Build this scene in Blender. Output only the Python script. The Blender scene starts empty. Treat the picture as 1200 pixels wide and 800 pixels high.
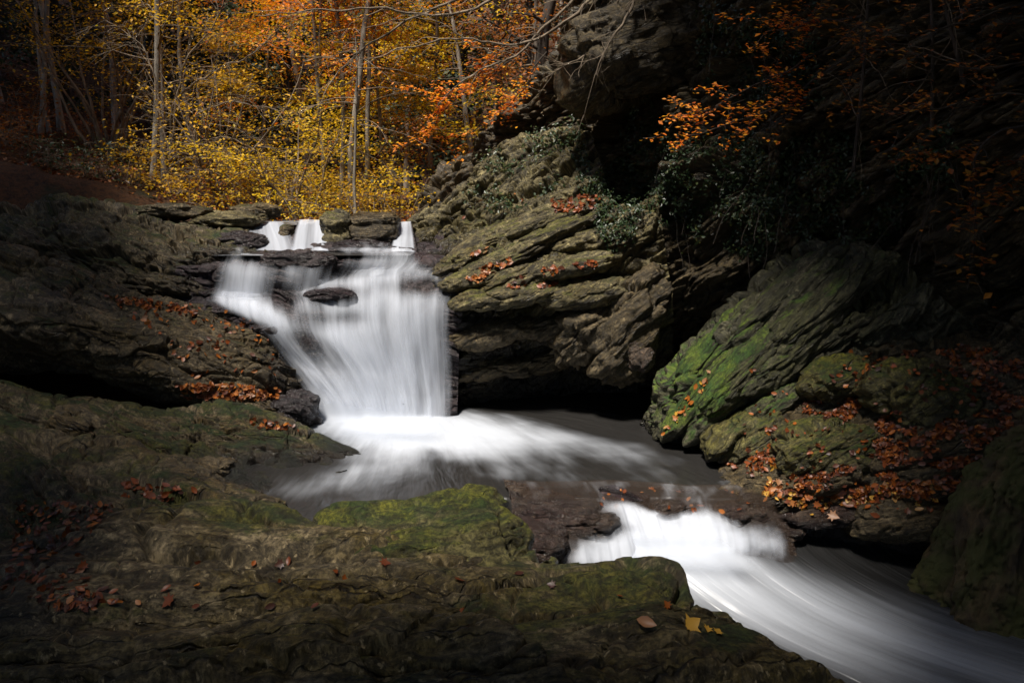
import bpy, math, random
import numpy as np
from mathutils import Vector, Matrix
from mathutils.bvhtree import BVHTree
R = math.radians
rng = np.random.default_rng(7)
random.seed(7)
S = bpy.context.scene
COL = S.collection

# ------------------------------------------------------------------ camera, sky, sun, exposure
CAM = np.array([0.0, 0.0, 3.2]); PITCH = R(10.9); F = 28 / 36 * 1200
cam = bpy.data.cameras.new("camera"); cam.lens = 28; cam.sensor_width = 36
cam.clip_start = 0.05; cam.clip_end = 600
co = bpy.data.objects.new("camera", cam); COL.objects.link(co)
co.location = CAM; co.rotation_euler = (math.pi / 2 - PITCH, 0, 0)
S.camera = co
SUN_EL, SUN_AZ = R(67), R(214)          # azimuth measured clockwise from +Y: high sun behind the camera's left shoulder
SUN_DIR = np.array([math.sin(SUN_AZ) * math.cos(SUN_EL), math.cos(SUN_AZ) * math.cos(SUN_EL), math.sin(SUN_EL)])
w = bpy.data.worlds.new("World"); S.world = w; w.use_nodes = True
nt = w.node_tree; bg = nt.nodes["Background"]
sk = nt.nodes.new("ShaderNodeTexSky"); sk.sky_type = 'NISHITA'; sk.sun_disc = False
sk.sun_elevation = SUN_EL; sk.sun_rotation = SUN_AZ
nt.links.new(sk.outputs[0], bg.inputs[0]); bg.inputs[1].default_value = 0.085
sl = bpy.data.lights.new("sun", 'SUN'); sl.energy = 4.8; sl.angle = R(9); sl.color = (1.0, 0.93, 0.83)
so = bpy.data.objects.new("sun", sl); COL.objects.link(so)
so.rotation_euler = Vector(SUN_DIR).to_track_quat('Z', 'Y').to_euler()
so.location = (0, 0, 30)
S.view_settings.view_transform = 'Standard'; S.view_settings.look = 'None'
S.view_settings.exposure = 0.65; S.view_settings.gamma = 1.0
S.render.engine = 'CYCLES'
S.cycles.max_bounces = 6; S.cycles.diffuse_bounces = 3; S.cycles.glossy_bounces = 2
S.cycles.transmission_bounces = 3; S.cycles.transparent_max_bounces = 14
S.cycles.caustics_reflective = False; S.cycles.caustics_refractive = False
S.cycles.use_denoising = True

# ------------------------------------------------------------------ pixel (1200x800 frame) to place, and back
CP, SP = math.cos(PITCH), math.sin(PITCH)
def ray(px, py):
    a = (px - 600) / F; b = (400 - py) / F
    return np.array([a, CP + b * SP, -SP + b * CP])
def at(px, py, Y):
    d = ray(px, py); return CAM + d * (Y / d[1])
def atz(px, py, z):
    d = ray(px, py); return CAM + d * ((z - CAM[2]) / d[2])
def proj(P):
    q = P - CAM
    f = q[:, 1] * CP - q[:, 2] * SP; u = q[:, 1] * SP + q[:, 2] * CP
    f = np.where(f < 0.05, 0.05, f)
    return 600 + F * q[:, 0] / f, 400 - F * u / f

# ------------------------------------------------------------------ noise
_perm = np.random.default_rng(3).permutation(256); _perm = np.concatenate([_perm, _perm, _perm])
_g = np.random.default_rng(5).normal(size=(256, 3)); _g /= np.linalg.norm(_g, axis=1)[:, None]
def noise(P):
    P = np.asarray(P, float); I = np.floor(P).astype(int); f = P - I; I &= 255
    u = f * f * f * (f * (f * 6 - 15) + 10)
    out = np.zeros(len(P))
    for dx in (0, 1):
        wx = u[:, 0] if dx else 1 - u[:, 0]
        for dy in (0, 1):
            wy = u[:, 1] if dy else 1 - u[:, 1]
            for dz in (0, 1):
                wz = u[:, 2] if dz else 1 - u[:, 2]
                h = _perm[_perm[_perm[(I[:, 0] + dx) & 255] + ((I[:, 1] + dy) & 255)] + ((I[:, 2] + dz) & 255)]
                g = _g[h]
                out += wx * wy * wz * (g[:, 0] * (f[:, 0] - dx) + g[:, 1] * (f[:, 1] - dy) + g[:, 2] * (f[:, 2] - dz))
    return out * 1.6
def fbm(P, oct=4, gain=0.5, lac=2.03):
    a, s, o = 1.0, 0.0, np.zeros(len(P)); Q = np.array(P, float)
    for _ in range(oct):
        o += a * noise(Q); s += a; a *= gain; Q = Q * lac + 17.3
    return o / s
def sstep(a, b, x):
    t = np.clip((x - a) / (b - a), 0, 1); return t * t * (3 - 2 * t)

# ------------------------------------------------------------------ objects
def props(o, label=None, cat=None, group=None, kind=None):
    if label: o['label'] = label
    if cat: o['category'] = cat
    if group: o['group'] = group
    if kind: o['kind'] = kind
    return o
def empty(name, loc, label=None, cat=None, group=None):
    o = bpy.data.objects.new(name, None); COL.objects.link(o); o.location = loc
    return props(o, label, cat, group)
def link(name, me, mat, parent=None):
    o = bpy.data.objects.new(name, me); COL.objects.link(o)
    if mat is not None: me.materials.append(mat)
    if parent is not None:
        o.parent = parent; o.location = (0, 0, 0)
        o.matrix_parent_inverse = Matrix.Translation(-parent.location)
    return o
def raw_mesh(name, V, Fq, smooth=True):
    """V (n,3); Fq list of (m,k) index arrays"""
    me = bpy.data.meshes.new(name)
    me.vertices.add(len(V)); me.vertices.foreach_set("co", np.ascontiguousarray(V, dtype=np.float32).ravel())
    if isinstance(Fq, np.ndarray): Fq = [Fq]
    nl = sum(f.size for f in Fq); npoly = sum(len(f) for f in Fq)
    me.loops.add(nl); me.polygons.add(npoly)
    me.loops.foreach_set("vertex_index", np.concatenate([f.ravel() for f in Fq]).astype(np.int32))
    tot = np.concatenate([np.full(len(f), f.shape[1]) for f in Fq])
    st = np.concatenate([[0], np.cumsum(tot)[:-1]])
    me.polygons.foreach_set("loop_start", st.astype(np.int32))
    me.polygons.foreach_set("loop_total", tot.astype(np.int32))
    me.polygons.foreach_set("use_smooth", np.full(npoly, smooth))
    me.update(calc_edges=True); return me
def fattr(me, name, vals):
    a = me.attributes.new(name, 'FLOAT', 'POINT'); a.data.foreach_set("value", np.asarray(vals, np.float32).ravel())
def vattr(me, name, vals):
    a = me.attributes.new(name, 'FLOAT_VECTOR', 'POINT'); a.data.foreach_set("vector", np.asarray(vals, np.float32).ravel())
class MB:
    def __init__(s): s.V = []; s.Q = []; s.T = []; s.A = []; s.n = 0
    def add(s, V, Q=None, T=None, a=None):
        V = np.asarray(V, float)
        if Q is not None and len(Q): s.Q.append(np.asarray(Q) + s.n)
        if T is not None and len(T): s.T.append(np.asarray(T) + s.n)
        s.V.append(V); s.A.append(np.zeros(len(V)) if a is None else np.broadcast_to(a, (len(V),))); s.n += len(V)
    def tube(s, P, rad, k=6, cap=True):
        P = np.asarray(P, float); n = len(P); rad = np.broadcast_to(rad, (n,))
        T = np.gradient(P, axis=0); T /= np.linalg.norm(T, axis=1)[:, None] + 1e-9
        ref = np.array([0.3, 0.2, 1.0]) if abs(T[:, 2]).mean() < 0.8 else np.array([1.0, 0.2, 0.1])
        A = np.cross(T, ref); A /= np.linalg.norm(A, axis=1)[:, None] + 1e-9; B = np.cross(T, A)
        th = np.linspace(0, 2 * math.pi, k, endpoint=False)
        V = P[:, None, :] + rad[:, None, None] * (np.cos(th)[None, :, None] * A[:, None, :] + np.sin(th)[None, :, None] * B[:, None, :])
        i = np.arange(n - 1)[:, None] * k; j = np.arange(k)[None, :]; j2 = (j + 1) % k
        Q = np.stack([i + j, i + j2, i + k + j2, i + k + j], -1).reshape(-1, 4)
        s.add(V.reshape(-1, 3), Q)
    def build(s, name, mat, parent=None, smooth=True, attr=None):
        V = np.concatenate(s.V); fs = []
        if s.Q: fs.append(np.concatenate(s.Q))
        if s.T: fs.append(np.concatenate(s.T))
        me = raw_mesh(name, V, fs, smooth)
        if attr: fattr(me, attr, np.concatenate(s.A))
        return link(name, me, mat, parent)

# ------------------------------------------------------------------ materials
def newmat(name):
    m = bpy.data.materials.new(name); m.use_nodes = True; t = m.node_tree
    for n in list(t.nodes): t.nodes.remove(n)
    return m, t, t.nodes, t.links
def N(t, typ, **kw):
    n = t.nodes.new(typ)
    for k, v in kw.items():
        if k in n.inputs.keys() if isinstance(k, str) else False: n.inputs[k].default_value = v
        else: setattr(n, k, v)
    return n
def math_(t, op, a, b=None, c=None, clamp=False):
    n = t.nodes.new("ShaderNodeMath"); n.operation = op; n.use_clamp = clamp
    for i, x in enumerate((a, b, c)):
        if x is None: continue
        if isinstance(x, (int, float)): n.inputs[i].default_value = x
        else: t.links.new(x, n.inputs[i])
    return n.outputs[0]
def mix_(t, f, a, b, mode='MIX'):
    n = t.nodes.new("ShaderNodeMix"); n.data_type = 'RGBA'; n.blend_type = mode
    for s_, x in ((n.inputs[0], f), (n.inputs[6], a), (n.inputs[7], b)):
        if isinstance(x, (int, float)): s_.default_value = x
        elif isinstance(x, tuple): s_.default_value = (*x, 1)
        else: t.links.new(x, s_)
    return n.outputs[2]
def noise_(t, vec, scale, detail=5, rough=0.55, dist=0.0, mapscale=None):
    if mapscale:
        mp = t.nodes.new("ShaderNodeMapping"); t.links.new(vec, mp.inputs[0]); mp.inputs[3].default_value = mapscale; vec = mp.outputs[0]
    n = t.nodes.new("ShaderNodeTexNoise"); t.links.new(vec, n.inputs["Vector"])
    n.inputs["Scale"].default_value = scale; n.inputs["Detail"].default_value = detail
    n.inputs["Roughness"].default_value = rough; n.inputs["Distortion"].default_value = dist
    return n.outputs[0]
def rng_(t, x, a, b, c=0.0, d=1.0, smooth=True):
    n = t.nodes.new("ShaderNodeMapRange"); n.interpolation_type = 'SMOOTHSTEP' if smooth else 'LINEAR'
    t.links.new(x, n.inputs[0])
    for i, v in enumerate((a, b, c, d)): n.inputs[i + 1].default_value = v
    return n.outputs[0]
def attr_(t, name, vec=False):
    n = t.nodes.new("ShaderNodeAttribute"); n.attribute_name = name
    return n.outputs["Vector"] if vec else n.outputs["Fac"]

def rock_mat(name, dark, light, tint, moss=(0.060, 0.070, 0.010), moss2=(0.020, 0.045, 0.008), thr=0.62, rough=(0.30, 0.70), bump=1.0):
    m, t, n, l = newmat(name)
    sc = attr_(t, "sc", True); moss_a = attr_(t, "moss"); wet = attr_(t, "wet")
    big = noise_(t, sc, 1.1, 6, 0.65, 0.0, (0.7, 0.7, 1.6))
    bed = noise_(t, sc, 1.0, 10, 0.68, 0.0, (1.9, 1.9, 8.0))
    bed2 = noise_(t, sc, 1.0, 9, 0.72, 0.0, (10.0, 10.0, 28.0))
    grit = noise_(t, sc, 38.0, 5, 0.7)
    med = noise_(t, sc, 6.0, 10, 0.75, 0.0)
    vo = t.nodes.new('ShaderNodeTexVoronoi'); vo.feature = 'DISTANCE_TO_EDGE'; mpv = t.nodes.new('ShaderNodeMapping'); mpv.inputs[3].default_value = (0.55, 0.55, 7.0)
    wn = t.nodes.new('ShaderNodeTexNoise'); wn.inputs['Scale'].default_value = 5.0; wn.inputs['Detail'].default_value = 6; t.links.new(sc, wn.inputs['Vector'])
    wv_ = t.nodes.new('ShaderNodeVectorMath'); wv_.operation = 'MULTIPLY_ADD'; t.links.new(wn.outputs['Color'], wv_.inputs[0]); wv_.inputs[1].default_value = (0.25, 0.25, 0.12); t.links.new(sc, wv_.inputs[2])
    t.links.new(wv_.outputs[0], mpv.inputs[0]); t.links.new(mpv.outputs[0], vo.inputs['Vector']); vo.inputs['Scale'].default_value = 1.3
    crk = math_(t, 'MULTIPLY', rng_(t, vo.outputs['Distance'], 0.0, 0.035, 1, 0), rng_(t, big, 0.42, 0.62))
    base = mix_(t, rng_(t, bed, 0.36, 0.66), dark, light)
    base = mix_(t, rng_(t, big, 0.42, 0.66), base, tint)
    base = mix_(t, math_(t, 'MULTIPLY', rng_(t, bed2, 0.40, 0.60, 1, 0), 0.75), base, tuple(c * 0.28 for c in dark))
    base = mix_(t, math_(t, 'MULTIPLY', rng_(t, med, 0.52, 0.70), 0.45), base, tuple(min(1, c * 1.35) for c in light))
    base = mix_(t, math_(t, 'MULTIPLY', rng_(t, grit, 0.38, 0.58, 1, 0), 0.7), base, tuple(c * 0.35 for c in dark))
    base = mix_(t, math_(t, 'MULTIPLY', crk, 0.85), base, tuple(c * 0.15 for c in dark))
    lich = noise_(t, sc, 17.0, 6, 0.7)
    base = mix_(t, math_(t, 'MULTIPLY', rng_(t, lich, 0.58, 0.68), 0.55), base, tuple(min(1, c * 1.7) for c in light))
    # cover of moss and algae on faces that look up
    g = n.new("ShaderNodeNewGeometry"); sp = n.new("ShaderNodeSeparateXYZ"); l.new(g.outputs["Normal"], sp.inputs[0])
    up = rng_(t, sp.outputs[2], -0.3, 0.9, 0, 0.35, False)
    mn = noise_(t, sc, 1.7, 9, 0.68, 0.5, (1, 1, 2.2))
    ms = math_(t, 'ADD', math_(t, 'ADD', up, mn), moss_a)
    mask = rng_(t, ms, thr + 0.28, thr + 0.46)
    mc = mix_(t, rng_(t, noise_(t, sc, 3.1, 7, 0.7), 0.40, 0.62), moss2, moss)
    mc = mix_(t, math_(t, 'MULTIPLY', rng_(t, grit, 0.4, 0.62, 1, 0), 0.7), mc, tuple(c * 0.3 for c in moss2))
    mc = mix_(t, math_(t, 'MULTIPLY', rng_(t, bed2, 0.38, 0.55, 1, 0), 0.7), mc, tuple(c * 0.3 for c in dark))
    colr = mix_(t, math_(t, 'MULTIPLY', mask, 0.92), base, mc)
    wetc = mix_(t, math_(t, 'MULTIPLY', wet, 0.8), colr, (0.012, 0.010, 0.011))
    b = n.new("ShaderNodeBsdfPrincipled"); l.new(wetc, b.inputs["Base Color"])
    rr = math_(t, 'ADD', rng_(t, med, 0.35, 0.65, rough[0], rough[1]), math_(t, 'MULTIPLY', wet, -0.28))
    rr = math_(t, 'MAXIMUM', math_(t, 'ADD', rr, math_(t, 'MULTIPLY', mask, 0.3)), 0.16)
    l.new(rr, b.inputs["Roughness"]); b.inputs["Specular IOR Level"].default_value = 0.4
    h = math_(t, 'ADD', math_(t, 'MULTIPLY', bed, 0.06), math_(t, 'MULTIPLY', bed2, 0.030))
    h = math_(t, 'SUBTRACT', h, math_(t, 'MULTIPLY', crk, 0.03))
    h = math_(t, 'ADD', h, math_(t, 'MULTIPLY', mask, math_(t, 'MULTIPLY', noise_(t, sc, 60.0, 4, 0.8), 0.022)))
    h = math_(t, 'ADD', h, math_(t, 'MULTIPLY', grit, 0.012))
    h = math_(t, 'ADD', h, math_(t, 'MULTIPLY', med, 0.035))
    bp = n.new("ShaderNodeBump"); bp.inputs["Strength"].default_value = 1.0; bp.inputs["Distance"].default_value = bump
    l.new(h, bp.inputs["Height"]); l.new(bp.outputs[0], b.inputs["Normal"])
    o = n.new("ShaderNodeOutputMaterial"); l.new(b.outputs[0], o.inputs[0]); return m

M = {}
M['left'] = rock_mat("rock_left_bank", (0.042, 0.030, 0.013), (0.27, 0.205, 0.115), (0.135, 0.090, 0.030), moss=(0.11, 0.10, 0.015), thr=0.55)
M['fore'] = rock_mat("rock_foreground", (0.034, 0.024, 0.010), (0.36, 0.28, 0.155), (0.16, 0.115, 0.028), moss=(0.15, 0.13, 0.018), moss2=(0.035, 0.055, 0.010), thr=0.60)
M['mossy'] = rock_mat("rock_mossy", (0.040, 0.036, 0.016), (0.22, 0.19, 0.07), (0.14, 0.12, 0.025), moss=(0.22, 0.21, 0.020), moss2=(0.035, 0.062, 0.010), thr=0.44)
M['right'] = rock_mat("rock_right_ledge", (0.036, 0.028, 0.014), (0.34, 0.28, 0.13), (0.13, 0.10, 0.030), moss=(0.17, 0.16, 0.025), moss2=(0.06, 0.065, 0.014), thr=0.55)
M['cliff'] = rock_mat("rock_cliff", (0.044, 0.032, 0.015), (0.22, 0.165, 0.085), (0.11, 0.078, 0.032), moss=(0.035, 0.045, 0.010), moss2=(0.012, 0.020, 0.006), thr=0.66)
M['green'] = rock_mat("rock_green_algae", (0.040, 0.038, 0.020), (0.17, 0.155, 0.09), (0.09, 0.09, 0.03), moss=(0.17, 0.23, 0.022), moss2=(0.05, 0.12, 0.018), thr=0.47)
M['wet'] = rock_mat("rock_wet", (0.020, 0.016, 0.017), (0.11, 0.085, 0.085), (0.05, 0.030, 0.034), thr=1.2, rough=(0.22, 0.5))
M['brown'] = rock_mat("rock_brown_wet", (0.035, 0.022, 0.016), (0.17, 0.12, 0.08), (0.09, 0.05, 0.04), thr=1.2, rough=(0.22, 0.5))

def soil_mat():
    m, t, n, l = newmat("leafy_soil")
    tc = n.new("ShaderNodeTexCoord").outputs["Object"]
    a = noise_(t, tc, 0.7, 6, 0.6); b_ = noise_(t, tc, 14, 6, 0.75); c = noise_(t, tc, 60, 3, 0.7)
    v = n.new("ShaderNodeTexVoronoi"); v.inputs["Scale"].default_value = 11; l.new(tc, v.inputs["Vector"])
    cr = mix_(t, rng_(t, b_, 0.35, 0.65), (0.022, 0.012, 0.007), (0.16, 0.065, 0.020))
    cr = mix_(t, math_(t, 'MULTIPLY', v.outputs["Color"], 0.5), cr, (0.22, 0.085, 0.022))
    cr = mix_(t, rng_(t, a, 0.52, 0.68), cr, (0.028, 0.040, 0.012))
    b = n.new("ShaderNodeBsdfPrincipled"); l.new(cr, b.inputs["Base Color"]); b.inputs["Roughness"].default_value = 0.9
    bp = n.new("ShaderNodeBump"); bp.inputs["Distance"].default_value = 0.15
    l.new(math_(t, 'ADD', b_, math_(t, 'MULTIPLY', c, 0.4)), bp.inputs["Height"]); l.new(bp.outputs[0], b.inputs["Normal"])
    o = n.new("ShaderNodeOutputMaterial"); l.new(b.outputs[0], o.inputs[0]); return m
M['soil'] = soil_mat()
def bark_mat(name, a, b2, mossc=None, scale=7):
    m, t, n, l = newmat(name)
    tc = n.new("ShaderNodeTexCoord").outputs["Object"]
    x = noise_(t, tc, scale, 8, 0.7, 0.5, (1, 1, 0.22)); y = noise_(t, tc, 2.3, 5, 0.6)
    c = mix_(t, rng_(t, x, 0.35, 0.65), a, b2)
    if mossc: c = mix_(t, rng_(t, y, 0.42, 0.60), c, mossc)
    b = n.new("ShaderNodeBsdfPrincipled"); l.new(c, b.inputs["Base Color"]); b.inputs["Roughness"].default_value = 0.85
    bp = n.new("ShaderNodeBump"); bp.inputs["Distance"].default_value = 0.06; l.new(x, bp.inputs["Height"]); l.new(bp.outputs[0], b.inputs["Normal"])
    o = n.new("ShaderNodeOutputMaterial"); l.new(b.outputs[0], o.inputs[0]); return m
M['bark_pale'] = bark_mat("bark_pale", (0.13, 0.11, 0.085), (0.40, 0.36, 0.30))
M['bark_dark'] = bark_mat("bark_dark", (0.018, 0.014, 0.010), (0.075, 0.055, 0.040))
M['bark_moss'] = bark_mat("bark_mossy", (0.035, 0.022, 0.010), (0.13, 0.085, 0.035), (0.055, 0.055, 0.010), 5)
M['twig'] = bark_mat("bark_twig", (0.10, 0.075, 0.05), (0.30, 0.23, 0.16))
def leaf_mat(name, cols, trans=0.45, rough=0.55):
    m, t, n, l = newmat(name)
    cr = n.new("ShaderNodeValToRGB"); l.new(attr_(t, "lc"), cr.inputs[0]); cr.color_ramp.interpolation = 'LINEAR'
    e = cr.color_ramp.elements
    while len(e) < len(cols): e.new(0.5)
    for i, c in enumerate(cols): e[i].position = i / (len(cols) - 1); e[i].color = (*c, 1)
    d = n.new("ShaderNodeBsdfPrincipled"); l.new(cr.outputs[0], d.inputs["Base Color"]); d.inputs["Roughness"].default_value = rough
    tr = n.new("ShaderNodeBsdfTranslucent"); l.new(cr.outputs[0], tr.inputs[0])
    mx = n.new("ShaderNodeMixShader"); mx.inputs[0].default_value = trans
    l.new(d.outputs[0], mx.inputs[1]); l.new(tr.outputs[0], mx.inputs[2])
    o = n.new("ShaderNodeOutputMaterial"); l.new(mx.outputs[0], o.inputs[0]); return m
M['yellow'] = leaf_mat("leaves_yellow", [(0.40, 0.23, 0.008), (0.75, 0.48, 0.012), (0.85, 0.55, 0.015), (0.50, 0.48, 0.02)], 0.5)
M['olive'] = leaf_mat("leaves_olive_yellow", [(0.34, 0.20, 0.010), (0.68, 0.40, 0.012), (0.78, 0.42, 0.012), (0.36, 0.33, 0.02)], 0.5)
M['orange'] = leaf_mat("leaves_orange", [(0.50, 0.10, 0.006), (0.80, 0.22, 0.010), (0.85, 0.34, 0.012), (0.85, 0.52, 0.02)], 0.5)
M['rust'] = leaf_mat("leaves_rust", [(0.16, 0.04, 0.008), (0.36, 0.10, 0.010), (0.48, 0.17, 0.012), (0.30, 0.17, 0.02)])
M['needle'] = leaf_mat("needles_dark_green", [(0.012, 0.022, 0.010), (0.030, 0.050, 0.020), (0.05, 0.075, 0.025), (0.07, 0.085, 0.03)], 0.2)
M['ivy'] = leaf_mat("leaves_ivy", [(0.010, 0.020, 0.008), (0.022, 0.042, 0.014), (0.035, 0.065, 0.022), (0.12, 0.11, 0.02)], 0.25, 0.4)
M['shade'] = leaf_mat("leaves_shade_trees", [(0.03, 0.04, 0.012), (0.06, 0.07, 0.02), (0.10, 0.08, 0.02)], 0.15)  # foliage of the added shading crowns
M['fallen'] = leaf_mat("leaves_fallen", [(0.040, 0.014, 0.007), (0.12, 0.030, 0.009), (0.25, 0.060, 0.011), (0.40, 0.13, 0.016), (0.28, 0.15, 0.08), (0.62, 0.34, 0.03)], 0.15, 0.45)

def water_mat(name, fu, fv, foam=(0.86, 0.88, 0.90), soft=0.35, lo=0.30, body=None, trans=0.3, contrast=1.0, amax=0.97, film=None):
    """silky moving water: white strands stretched along the flow coordinate; where 'dens' is low the strands thin out.
       body: colour of the smooth dark water the foam lies in, or None for a sheet that is clear between the strands"""
    m, t, n, l = newmat(name)
    uv = attr_(t, "fl", True); dens = attr_(t, "dens")
    s1 = noise_(t, uv, 1.0, 3, 0.55, 0.25, (fu, fv, 1)); s2 = noise_(t, uv, 1.0, 3, 0.5, 0.1, (fu * 3.7, fv * 1.4, 1))
    s3 = noise_(t, uv, 1.0, 2, 0.5, 0.4, (fu * 0.35, fv * 0.6, 3))
    st = math_(t, 'ADD', math_(t, 'MULTIPLY', s1, 0.42), math_(t, 'ADD', math_(t, 'MULTIPLY', s2, 0.09), math_(t, 'MULTIPLY', s3, 0.49)))
    st = math_(t, 'MULTIPLY', math_(t, 'SUBTRACT', st, 0.5), 2.2 * contrast)
    a = math_(t, 'ADD', dens, math_(t, 'MULTIPLY', st, soft * 2))
    al = rng_(t, a, lo, 1.0, 0.0, amax)
    al = math_(t, 'MULTIPLY', al, rng_(t, dens, 0.0, 0.22))
    dif = n.new("ShaderNodeBsdfDiffuse"); dif.inputs[0].default_value = (*foam, 1)
    tr = n.new("ShaderNodeBsdfTranslucent"); tr.inputs[0].default_value = (*foam, 1)
    ms = n.new("ShaderNodeMixShader"); ms.inputs[0].default_value = trans; l.new(dif.outputs[0], ms.inputs[1]); l.new(tr.outputs[0], ms.inputs[2])
    bp = n.new("ShaderNodeBump"); bp.inputs["Distance"].default_value = 0.03; bp.inputs["Strength"].default_value = 0.25
    l.new(st, bp.inputs["Height"]); l.new(bp.outputs[0], dif.inputs["Normal"])
    mx = n.new("ShaderNodeMixShader"); l.new(al, mx.inputs[0]); l.new(ms.outputs[0], mx.inputs[2])
    if body is None:
        tp = n.new("ShaderNodeBsdfTransparent"); l.new(tp.outputs[0], mx.inputs[1])
        if film:
            pf = n.new("ShaderNodeBsdfPrincipled"); pf.inputs["Base Color"].default_value = (*film[0], 1); pf.inputs["Roughness"].default_value = 0.4
            mf = n.new("ShaderNodeMixShader"); l.new(math_(t, 'MULTIPLY', rng_(t, dens, 0.02, 0.15), film[1]), mf.inputs[0]); l.new(tp.outputs[0], mf.inputs[1]); l.new(pf.outputs[0], mf.inputs[2]); l.new(mf.outputs[0], mx.inputs[1])
    else:
        p = n.new("ShaderNodeBsdfPrincipled"); p.inputs["Base Color"].default_value = (*body, 1)
        p.inputs["Roughness"].default_value = 0.30; p.inputs["Specular IOR Level"].default_value = 0.5
        bp2 = n.new("ShaderNodeBump"); bp2.inputs["Distance"].default_value = 0.12; bp2.inputs["Strength"].default_value = 0.6
        l.new(st, bp2.inputs["Height"]); l.new(bp2.outputs[0], p.inputs["Normal"])
        l.new(p.outputs[0], mx.inputs[1])
    o = n.new("ShaderNodeOutputMaterial"); l.new(mx.outputs[0], o.inputs[0]); return m
M['fall'] = water_mat("water_falling", 6.5, 0.35, foam=(0.66, 0.70, 0.78), soft=0.34, lo=0.12)
M['veil'] = water_mat("water_veil", 8.0, 0.3, contrast=0.8, foam=(0.68, 0.72, 0.80), soft=0.40, lo=0.40, amax=0.7)
M['pool'] = water_mat("water_pool", 5.0, 0.6, foam=(0.76, 0.81, 0.90), soft=0.30, lo=0.20, amax=0.58, body=(0.020, 0.019, 0.018), trans=0.05)
M['glide'] = water_mat("water_gliding", 5.0, 0.35, foam=(0.70, 0.74, 0.82), soft=0.32, lo=0.24, amax=0.6, film=((0.045, 0.030, 0.022), 0.38))
M['mist'] = water_mat("water_spray", 1.8, 1.4, foam=(0.76, 0.81, 0.90), soft=0.24, lo=0.05, amax=0.55)
M['stream'] = water_mat("water_stream", 4.0, 0.22, foam=(0.76, 0.81, 0.90), soft=0.22, lo=0.14, amax=0.52, contrast=0.9, body=(0.020, 0.020, 0.020), trans=0.05)

# ------------------------------------------------------------------ lofted bedrock
def curve(P, n):
    P = np.asarray(P, float); d = np.linalg.norm(np.diff(P, axis=0), axis=1) ** 0.7 + 1e-6
    t = np.concatenate([[0], np.cumsum(d)]); t /= t[-1]; return herm(t, P, np.linspace(0, 1, n))
def herm(t, P, q):
    m = np.zeros_like(P); s = np.diff(P, axis=0) / np.diff(t).reshape(-1, *([1] * (P.ndim - 1)))
    m[0] = s[0]; m[-1] = s[-1]; m[1:-1] = 0.5 * (s[1:] + s[:-1])
    i = np.clip(np.searchsorted(t, q, side='right') - 1, 0, len(t) - 2)
    h = (t[i + 1] - t[i]); x = (q - t[i]) / h
    sh = (-1,) + (1,) * (P.ndim - 1); x_ = x.reshape(sh); h_ = h.reshape(sh)
    return ((2 * x_**3 - 3 * x_**2 + 1) * P[i] + (x_**3 - 2 * x_**2 + x_) * h_ * m[i] + (-2 * x_**3 + 3 * x_**2) * P[i + 1] + (x_**3 - x_**2) * h_ * m[i + 1])
def grid_of(rows, nu, nv):
    K = 48
    C = np.stack([curve(r, K) for r in rows])                 # rows x K x 3
    d = np.linalg.norm(np.diff(C, axis=0), axis=2).mean(1) + 1e-3
    t = np.concatenate([[0], np.cumsum(d)]); t /= t[-1]
    G = herm(t, C, np.linspace(0, 1, nv))                     # nv x K x 3
    G = herm(np.linspace(0, 1, K), G.transpose(1, 0, 2), np.linspace(0, 1, nu)).transpose(1, 0, 2)
    return G                                                  # nv x nu x 3
def grid_faces(nu, nv):
    i = np.arange(nv - 1)[:, None] * nu; j = np.arange(nu - 1)[None, :]
    return np.stack([i + j, i + nu + j, i + nu + j + 1, i + j + 1], -1).reshape(-1, 4)
def normals(G):
    du = np.gradient(G, axis=1); dv = np.gradient(G, axis=0)
    n = np.cross(dv, du); n /= np.linalg.norm(n, axis=2)[:, :, None] + 1e-9; return n
def frame(n):
    n = np.array(n, float); n /= np.linalg.norm(n)
    a = np.cross(n, [0.1, 1, 0.05]); a /= np.linalg.norm(a); b = np.cross(n, a); return np.stack([a, b, n])
def blocks(P, seed):
    '''angular blocks: each cell sits at its own height with its own tilt; also distance to the joint between cells'''
    I = np.floor(P - 0.5).astype(int); f1 = np.full(len(P), 9e9); f2 = np.full(len(P), 9e9); val = np.zeros(len(P))
    for dx in (0, 1):
        for dy in (0, 1):
            for dz in (0, 1):
                J = I + np.array([dx, dy, dz])
                h = _perm[_perm[_perm[(J[:, 0] + seed) & 255] + (J[:, 1] & 255)] + (J[:, 2] & 255)]
                g = _g[h]; c = J + 0.5 + g * 0.42; q = P - c; d = (q * q).sum(1)
                v = g[:, 2] * 0.9 + (q * _g[(h * 7 + 3) & 255]).sum(1) * 1.1
                m = d < f1; f2 = np.where(m, f1, np.minimum(f2, d)); val = np.where(m, v, val); f1 = np.where(m, d, f1)
    return val, np.sqrt(f2) - np.sqrt(f1)
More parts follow.
